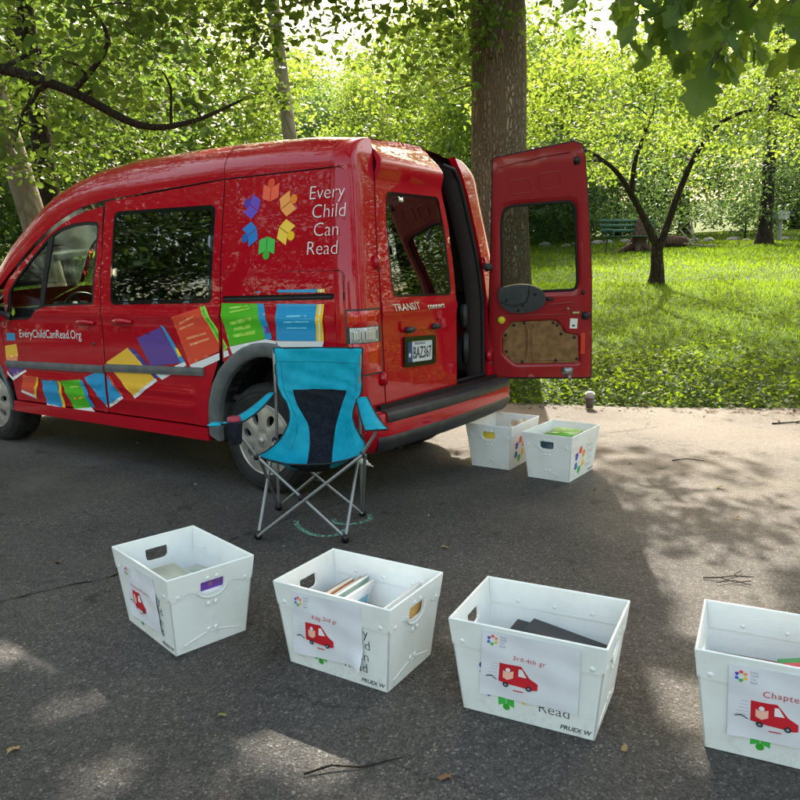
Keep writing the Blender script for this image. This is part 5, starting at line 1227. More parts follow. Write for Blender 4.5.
HEX = np.array([(0, 0, 0), (.30, .30, .07), (.27, .68, .05), (0, 1, -.06), (-.27, .68, .05), (-.30, .30, .07)])
HEXF = [(0, 1, 2, 3), (0, 3, 4, 5)]
QUAD = np.array([(0, 0, 0), (.34, .5, .05), (0, 1, 0), (-.34, .5, .05)]); QUADF = [(0, 1, 2, 3)]
NARROW = np.array([(0, 0, 0), (.14, .4, .03), (0, 1, -.1), (-.14, .4, .03)])
def leaves_mesh(name, P, size, up=0.35, shape=HEX, faces=HEXF, rng=RNG, droop=0.25, tint=None):
    n_ = len(P)
    d = rng.normal(size=(n_, 3)); d[:, 2] = d[:, 2]*0.6-droop; d /= np.linalg.norm(d, axis=1)[:, None]
    nr = rng.normal(size=(n_, 3)); nr[:, 2] = np.abs(nr[:, 2])+up; 
    a = np.cross(d, nr); a /= np.linalg.norm(a, axis=1)[:, None]+1e-9; nn = np.cross(a, d)
    s = size*rng.uniform(.45, 1.25, n_)
    k = len(shape)
    V = (P[:, None, :]+s[:, None, None]*(shape[None, :, 0:1]*a[:, None, :]+shape[None, :, 1:2]*d[:, None, :]+shape[None, :, 2:3]*nn[:, None, :])).reshape(-1, 3)
    F_ = (np.arange(n_)[:, None, None]*k+np.array(faces)[None]).reshape(-1, len(faces[0]))
    me = bpy.data.meshes.new(name); me.vertices.add(len(V)); me.vertices.foreach_set('co', V.astype(np.float32).ravel())
    nf, q = F_.shape; me.loops.add(nf*q); me.loops.foreach_set('vertex_index', F_.astype(np.int32).ravel())
    me.polygons.add(nf); me.polygons.foreach_set('loop_start', np.arange(0, nf*q, q, dtype=np.int32))
    try: me.polygons.foreach_set('loop_total', np.full(nf, q, dtype=np.int32))
    except Exception: pass
    me.update(calc_edges=True)
    at = me.attributes.new('tint', 'FLOAT', 'POINT'); t = np.clip(rng.normal(.5, .28, n_) if tint is None else tint+rng.normal(0, .17, n_), 0, 1)
    at.data.foreach_set('value', np.repeat(t, k).astype(np.float32))
    return me

def bark_mat(name, c0, c1, sc=7.0, stretch=0.22, bump=0.9):
    m = principled(name, c0, 0.9, spec=0.15); n, l, b = nodes(m); tc = n.new('ShaderNodeTexCoord')
    mp = n.new('ShaderNodeMapping'); mp.inputs['Scale'].default_value = (1, 1, stretch); l.new(tc.outputs['Object'], mp.inputs['Vector'])
    nz = N(n, 'ShaderNodeTexNoise', Scale=4.0, Detail=4.0); l.new(mp.outputs[0], nz.inputs['Vector'])
    va = n.new('ShaderNodeVectorMath'); va.operation = 'MULTIPLY_ADD'; va.inputs[1].default_value = (.2, .2, .2); l.new(nz.outputs['Color'], va.inputs[0]); l.new(mp.outputs[0], va.inputs[2])
    v = N(n, 'ShaderNodeTexVoronoi', Scale=sc*2.4, feature='DISTANCE_TO_EDGE'); l.new(va.outputs[0], v.inputs['Vector'])
    nf_ = N(n, 'ShaderNodeTexNoise', Scale=sc*1.5, Detail=5.0, Roughness=.6); mp2 = n.new('ShaderNodeMapping'); mp2.inputs['Scale'].default_value = (1, 1, stretch*.35); l.new(va.outputs[0], mp2.inputs['Vector']); l.new(mp2.outputs[0], nf_.inputs['Vector'])
    n2 = N(n, 'ShaderNodeTexNoise', Scale=40.0, Detail=6.0); l.new(mp.outputs[0], n2.inputs['Vector'])
    e1_ = ramp(n, l, v.outputs['Distance'], [(0.0, g3(0.05)), (0.22, g3(1.0))]); e2_ = ramp(n, l, nf_.outputs['Fac'], [(0.38, g3(0.1)), (0.56, g3(1.0))]); e = mathn(n, l, 'MULTIPLY', e1_, e2_)
    h = mathn(n, l, 'ADD', e, mathn(n, l, 'MULTIPLY', n2.outputs['Fac'], 0.5))
    c = mixc(n, l, mathn(n, l, 'MULTIPLY', h, 0.66, True), tuple(x*0.35 for x in c0), c1)
    n3 = N(n, 'ShaderNodeTexNoise', Scale=1.4, Detail=3.0); l.new(tc.outputs['Object'], n3.inputs['Vector'])
    c = mixc(n, l, ramp(n, l, n3.outputs['Fac'], [(0.45, g3(0)), (0.7, g3(.6))]), c, c0)
    l.new(c, b.inputs['Base Color']); bp = N(n, 'ShaderNodeBump', Strength=bump, Distance=0.03); l.new(h, bp.inputs['Height']); l.new(bp.outputs[0], b.inputs['Normal'])
    return m
MB_OAK = bark_mat('ridged_bark', (0.15, 0.115, 0.078), (0.46, 0.37, 0.27), 13.0, 0.34, 1.0)
MB_DARK = bark_mat('dark_bark', (0.035, 0.028, 0.020), (0.09, 0.07, 0.05), 10.0)
MB_PALE = bark_mat('pale_bark', (0.36, 0.30, 0.23), (0.46, 0.40, 0.32), 3.0, 0.4, 0.3)
MB_GREY = bark_mat('grey_bark', (0.14, 0.125, 0.10), (0.26, 0.23, 0.19), 8.0)

def hump(p, rng, k=1.0): return p+Vector(rng.normal(size=3)*k)
def make_tree(name, label, base, path, radii, clumps, per, csig, lsize, bark, leafm, group=None, rng=None, shape=HEX, faces=HEXF, keep=None, limbs=(), flat=0.55, tw=0.012, up=0.35, droop=0.25, cat='tree', extra=None):
    """path: trunk centre line (relative to base); limbs: extra (points, radii); clumps: relative centres"""
    rng = rng or RNG
    root = empty(name, base, 0, label, cat, group)
    m = MB(); bx = Vector(base)
    pp = []; rr = []
    for i in range(len(path)-1):
        for k in range(6):
            t = k/6; pp.append(Vector(path[i])*(1-t)+Vector(path[i+1])*t+Vector((.012*math.sin(3*(i+t)), .012*math.cos(4*(i+t)), 0))); rr.append(radii[i]*(1-t)+radii[i+1]*t)
    pp.append(Vector(path[-1])); rr.append(radii[-1])
    # root flare
    rr = [r_*(1+0.55*math.exp(-p.z/ (radii[0]*1.1))) for p, r_ in zip(pp, rr)]
    m.tube(pp, rr, 20 if radii[0] > .12 else 10)
    sk = [(p, r_) for p, r_ in zip(pp, rr) if p.z > 0.25*path[-1][2]]
    for lp, lr in limbs:
        lp = [Vector(p) for p in lp]; q = []; qr = []
        for i in range(len(lp)-1):
            p0 = lp[max(i-1, 0)]; p1 = lp[i]; p2 = lp[i+1]; p3 = lp[min(i+2, len(lp)-1)]
            for k in range(5):
                t = k/5; q.append(0.5*((2*p1)+(p2-p0)*t+(2*p0-5*p1+4*p2-p3)*t*t+(3*p1-p0-3*p2+p3)*t**3)); qr.append(lr[i]*(1-t)+lr[i+1]*t)
        q.append(lp[-1]); qr.append(lr[-1]); m.tube(q, qr, 9); sk += list(zip(q, qr))
    S = np.array([tuple(p) for p, _ in sk]); SR = [r_ for _, r_ in sk]
    core = list(clumps); clumps = core+(list(extra[0]) if extra else [])
    cl = sorted(clumps, key=lambda c: np.min(np.linalg.norm(S-np.array(c), axis=1)))
    for c in cl:
        c = np.array(c); dd = np.linalg.norm(S-c, axis=1)+np.maximum(0, S[:, 2]-c[2])*0.8; j = int(np.argmin(dd))
        a = Vector(S[j]); b_ = Vector(c); L_ = (b_-a).length
        if L_ < 0.05: continue
        n_ = 5; r0 = min(SR[j]*0.6, 0.012+0.018*L_+tw*0.3); pts_ = []; rs_ = []
        sd_ = Vector(rng.normal(size=3))*L_*0.10
        for k in range(n_+1):
            t = k/n_; pts_.append(a*(1-t)+b_*t+sd_*math.sin(math.pi*t)+Vector((0, 0, .10*L_*math.sin(math.pi*t)))+Vector(rng.normal(size=3))*.02*L_*(1 if 0 < k < n_ else 0)); rs_.append(r0*(1-t)+max(.004, tw*0.4)*t)
        m.tube(pts_, rs_, 5, cap=False)
        S = np.vstack([S, [tuple(p) for p in pts_[1:]]]); SR += rs_[1:]
    m.build('trunk', bark, root)
    if core and per:
        C_ = np.array([tuple(c) for c in core]); n_ = len(C_)*per
        sg_ = np.repeat(csig*rng.uniform(.6, 1.3, len(C_)), per)
        P = np.repeat(C_, per, axis=0)+rng.normal(size=(n_, 3))*sg_[:, None]*np.array([1, 1, flat])
        if keep is not None:
            W = P+np.array(base); kk = keep(W)
        else: kk = np.ones(n_, bool)
        tint = np.repeat(np.clip(rng.normal(.45, .26, len(C_)), .05, .95), per)[kk]; P = P[kk]
        if extra:
            E_ = np.repeat(np.array([tuple(c) for c in extra[0]]), extra[1], axis=0); E_ = E_+rng.normal(size=E_.shape)*extra[2]*np.array([1, 1, flat]); P = np.vstack([P, E_]); tint = np.concatenate([tint, rng.uniform(.5, 1, len(E_))])
            sz_ = np.concatenate([np.full(len(P)-len(E_), lsize), np.full(len(E_), extra[3])])
        else: sz_ = lsize
        me = leaves_mesh('crown', P, sz_, up, shape, faces, rng, droop, tint)
        link('crown', me, leafm, root)
    return root
def ell(n_, c, r, rng, shell=0.0):
    out = []
    while len(out) < n_:
        q = rng.uniform(-1, 1, 3); d = np.linalg.norm(q)
        if shell < d < 1: out.append(np.array(c)+q*np.array(r))
    return out

def smooth_noise(x, y, sc, seed=0):
    # cheap value noise, vectorised
    def h(i, j): return np.modf(np.sin(i*127.1+j*311.7+seed*74.7)*43758.5453)[0] % 1.0
    X, Y = x*sc, y*sc; i, j = np.floor(X), np.floor(Y); u, v = X-i, Y-j; u = u*u*(3-2*u); v = v*v*(3-2*v)
    return (h(i, j)*(1-u)+h(i+1, j)*u)*(1-v)+(h(i, j+1)*(1-u)+h(i+1, j+1)*u)*v
def land(W): t = W[:, 2]/SD_[2]; return W[:, 0]-SD_[0]*t, W[:, 1]-SD_[1]*t
def lit_mask(x, y):
    """chosen sun patches on the ground (z = 0 plane); crowns are thinned to light them"""
    n1 = smooth_noise(x, y, 1.7, 1)*.6+smooth_noise(x, y, 4.1, 2)*.4; n2 = smooth_noise(x*.7, y*1.6, 1.1, 5)*.6+smooth_noise(x*.8, y*1.8, 3.2, 6)*.4
    L_ = np.zeros(len(x), bool)
    L_ |= (y > 5.0+(n1-.5)*1.2) & (x > 0.2) & (n2 > .30)
    L_ |= (y > 3.0) & (y <= 5.0) & (x > 1.25) & (n2 > .60)
    L_ |= (((x-1.25)/.30)**2+((y-2.95)/.62)**2 < 1+(n1-.5)*1.2)
    L_ |= (((x-.90)/.22)**2+((y-2.15)/.45)**2 < 1+(n1-.5)*1.4)
    L_ |= (((x-1.9)/.5)**2+((y-3.3)/.22)**2 < 1+(n1-.5)*1.4)
    L_ |= (((x-1.6)/.7)**2+((y-1.2)/.3)**2 < 1+(n1-.5)*1.4)
    for cx, cy, rx, ry in ((-.30, 1.84, .22, .17), (-.97, 2.13, .12, .13), (-1.34, 2.42, .26, .13), (.19, 2.75, .15, .15), (-.80, 1.72, .14, .14), (-2.2, 3.3, .4, .2), (-.55, 2.25, .12, .10)):
        L_ |= (((x-cx)/rx)**2+((y-cy)/ry)**2 < 1+(n1-.5)*1.5)
    L_ |= (y > 9.3) & (n2 > .18)
    L_ |= (y > 7.0) & (y <= 9.3) & (n2 > .47)
    return L_
def keep_shade(W):  # drops leaves that would shade a chosen sun patch
    x, y = land(W); return ~lit_mask(x, y)
def keep_soft(W):
    x, y = land(W); k = ~lit_mask(x, y); return k | (RNG.uniform(size=len(x)) < .0)

rg = np.random.default_rng(11)
# --- the big tree behind the van, its unseen crown shaped to cast the road's shade
big = ell(190, (-1.2, -.4, 8.6), (6.8, 4.6, 2.4), rg)+ell(70, (1.5, 1.5, 8.0), (4.5, 4, 2.2), rg)
for _ in range(150):      # leaf sprays added out of view to shade the road
    lx, ly, h_ = rg.uniform(-4.2, 4.5), rg.uniform(-1.5, 5.2), rg.uniform(6.0, 9.5)
    big.append(np.array((lx+h_*SD_[0]/SD_[2]-1.22, ly+h_*SD_[1]/SD_[2]-9.0, h_-.3)))
big = [c for c in big if c[2]+.3 > 1.3+.42*(9+c[1])+.5]
z0 = terrain(1.27, 9.0)-.05
# low sprays left of the trunk, over the van roof
sp_ = [(-.9, -.6, 4.05), (-.6, -.4, 3.75), (-1.15, -.5, 3.60), (-.75, -.2, 3.35), (-1.5, -.7, 4.3), (-.4, -.7, 4.25), (-1.9, -.5, 4.1), (-.25, -.6, 4.0), (.45, -.5, 4.35), (.25, -.5, 4.55), (.62, -.4, 4.0), (-1.3, -.3, 4.7), (-.8, -.4, 4.6), (-1.1, -.5, 4.2), (-.5, -.5, 3.95), (-1.7, -.3, 4.6), (-2.1, -.6, 4.45), (-2.5, -.5, 4.0), (-.15, -.4, 4.4), (.75, -.4, 4.5), (1.0, -.3, 4.7), (-1.4, -.4, 3.95), (-2.8, -.4, 4.4)]
make_tree('broadleaf_tree', 'large ridged brown trunk rising behind the open van door', (1.22, 9.0, z0), [(0, 0, 0), (.0, 0, 1.5), (-.02, 0, 3.2), (-.10, .05, 5.2), (-.15, .1, 8.5)], [.36, .33, .315, .30, .18], big, 130, .55, .15, MB_OAK, ML_BROAD, rng=rg, keep=keep_shade, extra=([(c[0]+.05, c[1]-.0, c[2]-.3) for c in sp_], 105, .23, .10),
          limbs=[([(-.05, 0, 3.9), (-.6, -.3, 4.25), (-1.4, -.45, 4.1), (-2.4, -.5, 3.9)], [.05, .035, .02, .008]), ([(-.05, 0, 4.9), (-1.2, .1, 5.9), (-3.2, .2, 7.2), (-5.5, 0, 8.2)], [.15, .12, .08, .04]), ([(-.1, 0, 5.4), (1.2, .4, 6.6), (3.4, 1, 7.8)], [.13, .09, .05]), ([(-.1, 0, 5.8), (-.6, -1.3, 7.2), (-1.4, -3, 8.4)], [.12, .08, .04])])
# --- leafy tree on the left with a long bough across the frame
lc = []
for _ in range(300):
    x = -7.4+6.6*rg.uniform(0, 1)**1.3; y = rg.uniform(6.3, 10.4); zmax = 6.2; zlow = 2.35+.10*abs(x+3)+max(0, (x+2.4))*.95
    lc.append((x, y, rg.uniform(zlow, zmax)))
bx_ = (-7.6, 8.2, 0.0); bz = terrain(-7.6, 8.2)
def rel(p, b_): return (p[0]-b_[0], p[1]-b_[1], p[2]-b_[2])
bb = (bx_[0], bx_[1], bz-.05)
make_tree('spreading_tree', 'dense small-leaved tree at the left with one dark bough reaching over the van', bb, [(0, 0, 0), (.1, 0, 1.6), (.5, -.2, 3.2), (.9, -.3, 5.2)], [.20, .17, .14, .08],
          [rel(c, bb) for c in lc], 72, .23, .098, MB_DARK, ML_BROAD, rng=rg, keep=keep_soft,
          limbs=[([rel(p, bb) for p in ((-7.2, 8.0, 3.1), (-5.2, 7.4, 3.45), (-3.7, 7.1, 3.20), (-2.95, 7.1, 2.98), (-2.35, 7.2, 2.68), (-1.9, 7.3, 2.72), (-1.45, 7.5, 2.95))], [.07, .058, .05, .042, .033, .022, .010]),
                 ([rel(p, bb) for p in ((-2.9, 7.1, 2.95), (-2.5, 7.0, 3.35), (-2.75, 7.0, 3.75))], [.03, .02, .01]),
                 ([rel(p, bb) for p in ((-7.0, 8.0, 3.9), (-4.8, 8.4, 4.9), (-2.2, 8.6, 5.1))], [.10, .07, .03])])
# --- pale leaning trunk and darker trunks on the left
def far_crown(n_, c, r, rng): return ell(n_, c, r, rng, .35)
z1 = terrain(-5.2, 11.0)-.05
make_tree('pale_barked_tree', 'pale smooth leaning trunk at the left edge behind the van bonnet', (-4.62, 10.5, z1), [(0, 0, 0), (-.35, 0, 1.9), (-.8, .1, 3.8), (-1.2, .3, 7.5)], [.19, .17, .16, .11], far_crown(60, (-1.2, .5, 8.2), (3.4, 3, 2.2), rg), 110, .5, .12, MB_PALE, ML_BROAD, rng=rg, keep=keep_shade)
make_tree('dark_barked_tree', 'dark upright trunk in the undergrowth right of the pale leaning trunk', (-5.75, 13.2, terrain(-5.75, 13.2)-.05), [(0, 0, 0), (-.2, 0, 2.5), (-.4, .2, 6)], [.20, .17, .12], far_crown(70, (-.2, .5, 6.4), (3.2, 2.6, 3.0), rg), 90, .5, .12, MB_DARK, ML_BROAD, rng=rg, keep=keep_shade)
make_tree('dark_barked_tree', 'dark leaning trunk cut by the left edge of the photo', (-6.9, 12.2, terrain(-6.9, 12.2)-.05), [(0, 0, 0), (-.5, 0, 2.5), (-1.0, .2, 6)], [.19, .16, .12], far_crown(60, (-.8, .5, 6.0), (3.0, 2.6, 3.0), rg), 90, .5, .12, MB_DARK, ML_BROAD, rng=rg, keep=keep_shade)
make_tree('tall_pale_tree', 'tall pale grey trunk glimpsed through the leaves above the middle of the van roof', (-2.1, 16.0, terrain(-2.1, 16.)-.05), [(0, 0, 0), (-.05, 0, 3), (-.35, 0, 6.5), (-.9, .2, 11)], [.15, .14, .12, .08], far_crown(55, (-1.0, .4, 11.0), (3.6, 3, 2.4), rg), 90, .55, .13, MB_PALE, ML_BROAD, rng=rg, keep=keep_shade)

# --- small forked tree on the lawn
ft = (4.78, 14.0, terrain(4.78, 14.0)-.04)
fc = []
for _ in range(165):
    a = rg.uniform(0, 2*math.pi); rr_ = 3.3*math.sqrt(rg.uniform(0, 1)); fc.append((rr_*math.cos(a)+.1, rr_*math.sin(a)*.8, 2.0+.35*rg.uniform(0, 1)+3.1*rg.uniform(0, 1)*(1-(rr_/3.7)**2)+.30*rg.uniform(0, 1)))
make_tree('forked_lawn_tree', 'small tree with a forked dark trunk standing alone on the sunlit lawn', ft, [(0, 0, 0), (.0, 0, .45), (.02, 0, .82)], [.125, .11, .105], fc, 100, .27, .085, MB_DARK, ML_LIGHT, rng=rg,
          limbs=[([(0, 0, .70), (-.22, 0, 1.15), (-.50, .02, 1.65), (-.85, .1, 2.15), (-1.5, .2, 2.6)], [.08, .065, .055, .04, .02]), ([(.03, 0, .70), (.18, 0, 1.15), (.38, 0, 1.75), (.62, -.05, 2.35), (1.0, -.1, 2.85), (1.7, -.2, 3.05), (2.6, -.3, 2.75)], [.08, .065, .055, .048, .038, .024, .010]), ([(-.50, .02, 1.65), (-.42, .1, 2.3), (-.1, .2, 3.1)], [.05, .04, .02])])
# --- tree with the dark trunk at the right, feathery lower boughs
rt = (11.55, 24.0, terrain(11.55, 24.0)-.05)
cyp = ell(150, (-2.4, .8, 2.35), (6.8, 2.6, 1.75), rg)+ell(110, (0.6, .5, 6.0), (4.0, 3, 2.8), rg)
make_tree('feathery_tree', 'dark straight trunk with feathery drooping boughs beside the grill', rt, [(0, 0, 0), (.0, 0, 2.4), (.1, 0, 6), (.1, 0, 9)], [.21, .18, .13, .05], cyp, 130, .50, .14, MB_DARK, ML_FAR, rng=rg, shape=NARROW, faces=QUADF, flat=.35, droop=.6)
make_tree('dark_evergreen', 'dark green dense tree at the right edge behind the grill', (15.6, 28.0, terrain(15.6, 28)-.05), [(0, 0, 0), (0, 0, 5), (0, 0, 9)], [.22, .15, .05], ell(110, (0, 0, 4.6), (2.4, 2.4, 3.9), rg), 130, .45, .16, MB_DARK, ML_DARK, rng=rg, shape=QUAD, faces=QUADF)
# --- background trees: three grown ones, copied with their parts
def bgtree(name, label, base, h, w, leafm, n_=130, per=210, ls=.19, cs=.62, seed=1, low=.12, bark=MB_DARK):
    rr_ = np.random.default_rng(seed); b_ = (base[0], base[1], terrain(base[0], base[1])-.1)
    cl = ell(n_, (0, 0, h*(.5+low/2)), (w, w*.9, h*(.5-low/2)), rr_, .30)
    return make_tree(name, label, b_, [(0, 0, 0), (.1, 0, h*.3), (-.1, .1, h*.6), (0, 0, h*.92)], [h*.022, h*.018, h*.012, .04], cl, per, cs, ls, bark, leafm, 'trees at the far side of the park', rr_, QUAD, QUADF)
def copy_tree(src, loc, rz, sc, label):
    c = src.copy(); COL.objects.link(c); c.location = loc; c.rotation_euler = (0, 0, rz); c.scale = (sc, sc, sc*rg.uniform(.9, 1.1)); c['label'] = label
    for ch in list(src.children):
        k = ch.copy(); COL.objects.link(k); k.parent = c
    return c
PA = bgtree('park_tree', 'bushy green tree in the background seen under the forked lawn tree', (7.0, 33.0), 8.0, 4.4, ML_FAR, seed=3, low=.0)
PB = bgtree('park_tree', 'rounded pale green tree on the rise just right of the big trunk', (3.2, 30.0), 9.8, 3.9, ML_LIGHT, seed=5, low=.15)
PC = bgtree('park_tree', 'tall loose-crowned tree behind the leaning pale trunk', (-9.0, 19.0), 12.0, 4.4, ML_BROAD, 130, 160, .17, .6, seed=8, low=.1)
spots = [(PA, -2.2, 50, 1.3, 'hazy green tree on the far rise seen over the middle of the van roof'), (PB, -7.0, 56, 1.4, 'far round tree on the rise, left of the gap of sky'), (PA, .6, 62, 1.8, 'far tree on the rise right under the brightest sky gap'),
         (PB, -.8, 38, 0.8, 'light green rounded tree just above the rear end of the van roof'), (PA, 11.5, 40, 1.15, 'green tree in the background between the bench and the grill trunk'), (PB, 15.8, 42, 1.35, 'light green tree in the background above the grill'),
         (PC, 20.5, 36, 1.1, 'tall tree at the far right edge of the background'), (PA, 5.5, 46, 1.75, 'broad background tree directly behind the forked lawn tree crown'), (PC, 9.6, 52, .95, 'loose far tree rising behind the forked lawn tree'),
         (PA, -12.8, 27, 1.35, 'bushy tree in the left background low behind the van bonnet'), (PC, -14.5, 22, 1.2, 'tall tree furthest to the left in the background'),
         (PB, -8.8, 34, 1.3, 'light green tree seen through the front window of the van'), (PC, -17, 36, 1.3, 'tall dark tree in the left distance'), (PA, 26, 50, 1.6, 'far tree at the right beyond the grill'), (PA, 16.5, 60, 1.8, 'far broad tree on the right skyline'),
         (PB, 1.8, 80, 2.1, 'pale far tree on the horizon left of the big trunk'), (PA, -7, 85, 2.4, 'pale far tree on the horizon above the van roof'), (PA, 9, 90, 2.4, 'far tree on the horizon right of the big trunk'), (PC, -24, 30, 1.4, 'tall tree beyond the left edge of the lawn')]
for src, x, y, sc, lab in spots: copy_tree(src, (x, y, terrain(x, y)-.1), rg.uniform(0, 6.28), sc, lab)
for i, (x, y, sc) in enumerate(((13.5, 10.5, .8), (17, 14, .9), (19, 6, .9), (15, 1, .8))):  # trees added out of view for the rear glass to reflect
    k = copy_tree(PC, (x, y, terrain(x, y)-.1), i*1.3, sc, 'park tree beyond the right edge of the photo'); k['group'] = 'park trees beyond the right edge'
# trees behind the photographer, seen only as reflections in paint and glass
for i, (src, x, y, sc) in enumerate(((PC, -17, -4, 1.15), (PC, -21, 1, 1.3), (PC, -19, -10, 1.2), (PA, -20, 6, 1.3), (PC, -10, -24, 1.0), (PA, 4, -28, 1.2), (PC, 22, -14, 1.0))):
    k = copy_tree(src, (x, y, terrain(x, y)-.1), rg.uniform(0, 6.28), sc, 'dark tree across the road, outside the photo'); k['group'] = 'trees behind the photographer'
    for ch in k.children:
        if ch.name.startswith('crown'): ch.material_slots[0].link = 'OBJECT'; ch.material_slots[0].material = ML_DARK
# low shrubs at the far edge on the left
def shrub(x, y, w_, h, label, leafm=ML_BROAD, seed=1):
    rr_ = np.random.default_rng(seed)
    return make_tree('bush', label, (x, y, terrain(x, y)-.03), [(0, 0, 0), (0, 0, h*.3), (0, .05, h*.6)], [.03, .025, .015], ell(22, (0, 0, h*.5), (w_, w_*.8, h*.5), rr_), 90, .28, .12, MB_DARK, leafm, 'bushes below the trees', rr_, QUAD, QUADF, cat='bush')
for i, (x, y, w_, h, lab) in enumerate(((-10.5, 16.5, 1.6, 2.0, 'bush at the left edge below the dark leaning trunk'), (-3.6, 19.5, 1.5, 2.0, 'bush hidden low behind the van side window'), (5.3, 27.5, 1.3, 1.7, 'bush behind the left end of the green bench'), (13.9, 30.5, 1.6, 2.0, 'bush right of the grill trunk'))):
    shrub(x, y, w_, h, lab, ML_FAR if i > 2 else ML_BROAD, 20+i)

# --- the oak overhead: its lobed leaves hang into the top right corner
def oak_leaf():
    half = [(0.0, 0.0), (.035, .03), (.045, .12), (.17, .18), (.24, .24), (.16, .30), (.16, .36), (.28, .44), (.36, .53), (.25, .57), (.23, .62), (.31, .71), (.32, .79), (.20, .82), (.14, .90), (.07, .97), (0, 1.0)]
    pts_ = half+[(-x*1.04, y+.015) for x, y in reversed(half[1:-1])]
    V, T = tri2d(rnd_poly(pts_, .025, 2), [], .06)
    return V, T
OLV, OLT = oak_leaf()
def oak_branch():
    root = empty('oak_tree', (4.4, 1.2, 0.0), 0, 'oak whose large dark lobed leaves hang close to the camera in the top right corner', 'tree')
    O_ = Vector((4.4, 1.2, 0)); m = MB()
    m.tube([(0, 0, -.1), (0, 0, .3), (.05, 0, 1.6), (.0, .1, 3.4), (-.3, .3, 6.2)], [.42, .34, .30, .27, .15], 20)
    L_ = lambda p: Vector(p)-O_
    m.tube([L_((4.3, 1.3, 3.0)), L_((3.2, 1.9, 3.25)), L_((2.2, 2.3, 2.95)), L_((1.55, 2.45, 2.50)), L_((1.22, 2.45, 2.22)), L_((1.03, 2.42, 2.02)), L_((.96, 2.4, 1.90))], [.09, .06, .03, .014, .008, .005, .004], 8)
    tw = [((1.22, 2.45, 2.22), (1.02, 2.35, 2.20), (.84, 2.3, 2.14)), ((1.22, 2.45, 2.22), (1.30, 2.5, 2.08), (1.33, 2.45, 1.98)), ((1.55, 2.45, 2.50), (1.20, 2.3, 2.45), (.95, 2.3, 2.32)), ((1.55, 2.45, 2.5), (1.50, 2.6, 2.25), (1.45, 2.6, 2.15))]
    for t in tw: m.tube([L_(p) for p in t], [.006, .0045, .003], 6)
    rr_ = np.random.default_rng(4)
    # hanging leaves: (attachment, direction, size)
    Ls = [((.96, 2.40, 1.92), (-.30, -.1, -.95), .20), ((1.00, 2.42, 1.98), (-.05, -.2, -1), .17), ((1.02, 2.42, 2.02), (-.9, .2, -.35), .15), ((1.24, 2.42, 2.12), (.08, -.05, -1), .20), ((1.30, 2.45, 2.05), (-.35, 0, -.9), .17), ((1.33, 2.45, 1.98), (.5, -.1, -.8), .16),
          ((.90, 2.35, 2.16), (-.45, .1, -.85), .17), ((.84, 2.30, 2.14), (-.25, .2, -1), .19), ((.84, 2.30, 2.14), (-.85, 0, -.55), .16), ((.98, 2.33, 2.19), (-.1, -.3, -.9), .16), ((1.05, 2.36, 2.2), (.2, -.2, -.9), .15), ((1.12, 2.4, 2.21), (-.1, .3, -1), .18),
          ((1.35, 2.48, 2.05), (.8, .1, -.4), .16), ((1.33, 2.5, 2.10), (-.7, .2, -.6), .15), ((1.45, 2.6, 2.15), (.1, 0, -1), .18), ((1.48, 2.6, 2.2), (.7, .1, -.6), .17), ((1.42, 2.6, 2.2), (-.6, .2, -.7), .16), ((.95, 2.3, 2.32), (-.7, -.1, -.6), .16), ((1.0, 2.3, 2.34), (-.2, -.2, -1), .16),
          ((1.10, 2.3, 2.40), (-.5, .2, -.8), .16), ((1.2, 2.3, 2.42), (.1, -.1, -1), .17), ((1.3, 2.34, 2.42), (.4, .2, -.9), .17), ((.97, 2.4, 1.95), (.6, .3, -.6), .14), ((1.06, 2.42, 2.06), (.55, -.1, -.7), .15), ((.78, 2.3, 2.20), (-.6, .1, -.5), .14), ((1.18, 2.44, 2.18), (-.6, -.2, -.5), .14),
          ((.90, 2.3, 2.25), (-.9, -.1, -.1), .15), ((1.5, 2.6, 2.3), (.3, -.1, -1), .18), ((1.4, 2.5, 2.35), (-.2, -.1, -1), .17), ((1.55, 2.5, 2.42), (.5, 0, -.8), .17)]
    Ls = [(p, d, s_*(.92 if i_ < 6 else .78)) for i_, (p, d, s_) in enumerate(Ls)]
    for _ in range(60):
        Ls.append(((rr_.uniform(.72, 1.05), rr_.uniform(2.25, 2.6), rr_.uniform(2.0, 2.28)), (rr_.normal()*.6-.2, rr_.normal()*.5, -.7), rr_.uniform(.075, .13)))
    for _ in range(80):
        Ls.append(((rr_.uniform(1.0, 1.6), rr_.uniform(2.3, 2.9), rr_.uniform(2.04, 2.38)), (rr_.normal()*.7, rr_.normal()*.5, -.7), rr_.uniform(.08, .14)))
    for _ in range(150):
        Ls.append(((rr_.uniform(.72, 1.75), rr_.uniform(2.3, 2.9), rr_.uniform(2.26, 2.85)), (rr_.normal()*.6, rr_.normal()*.4, -.7), rr_.uniform(.08, .15)))
    lv = MB(); tn = []
    for p, d, s in Ls:
        d = Vector(d).normalized(); side = d.cross(Vector((rr_.normal()*.9, -1.0, rr_.normal()*.7))).normalized(); nn = side.cross(d)
        p = L_(p); bend = rr_.uniform(-.25, .35); cup = rr_.uniform(.1, .5); ph = rr_.uniform(0, 6)
        V = [p+d*(y*s+.0)+side*(x*s*.95)+nn*s*(bend*y*y+cup*abs(x)-cup*.6*x*x+.025*math.sin(9*y+ph+4*x)+.006*math.cos(40*(y-.5*abs(x)))) for x, y in OLV]
        lv.add(V, OLT, 0, True); tn += [rr_.uniform(0, 1)]*len(V)
        q = [p+d*(y*s)+nn*s*(bend*y*y+.004) for y in (-.12, 0, .25, .5, .75, .95)]
        lv.tube(q, [.0016, .0014, .0012, .001, .0008, .0005], 4, mi=1, cap=False)
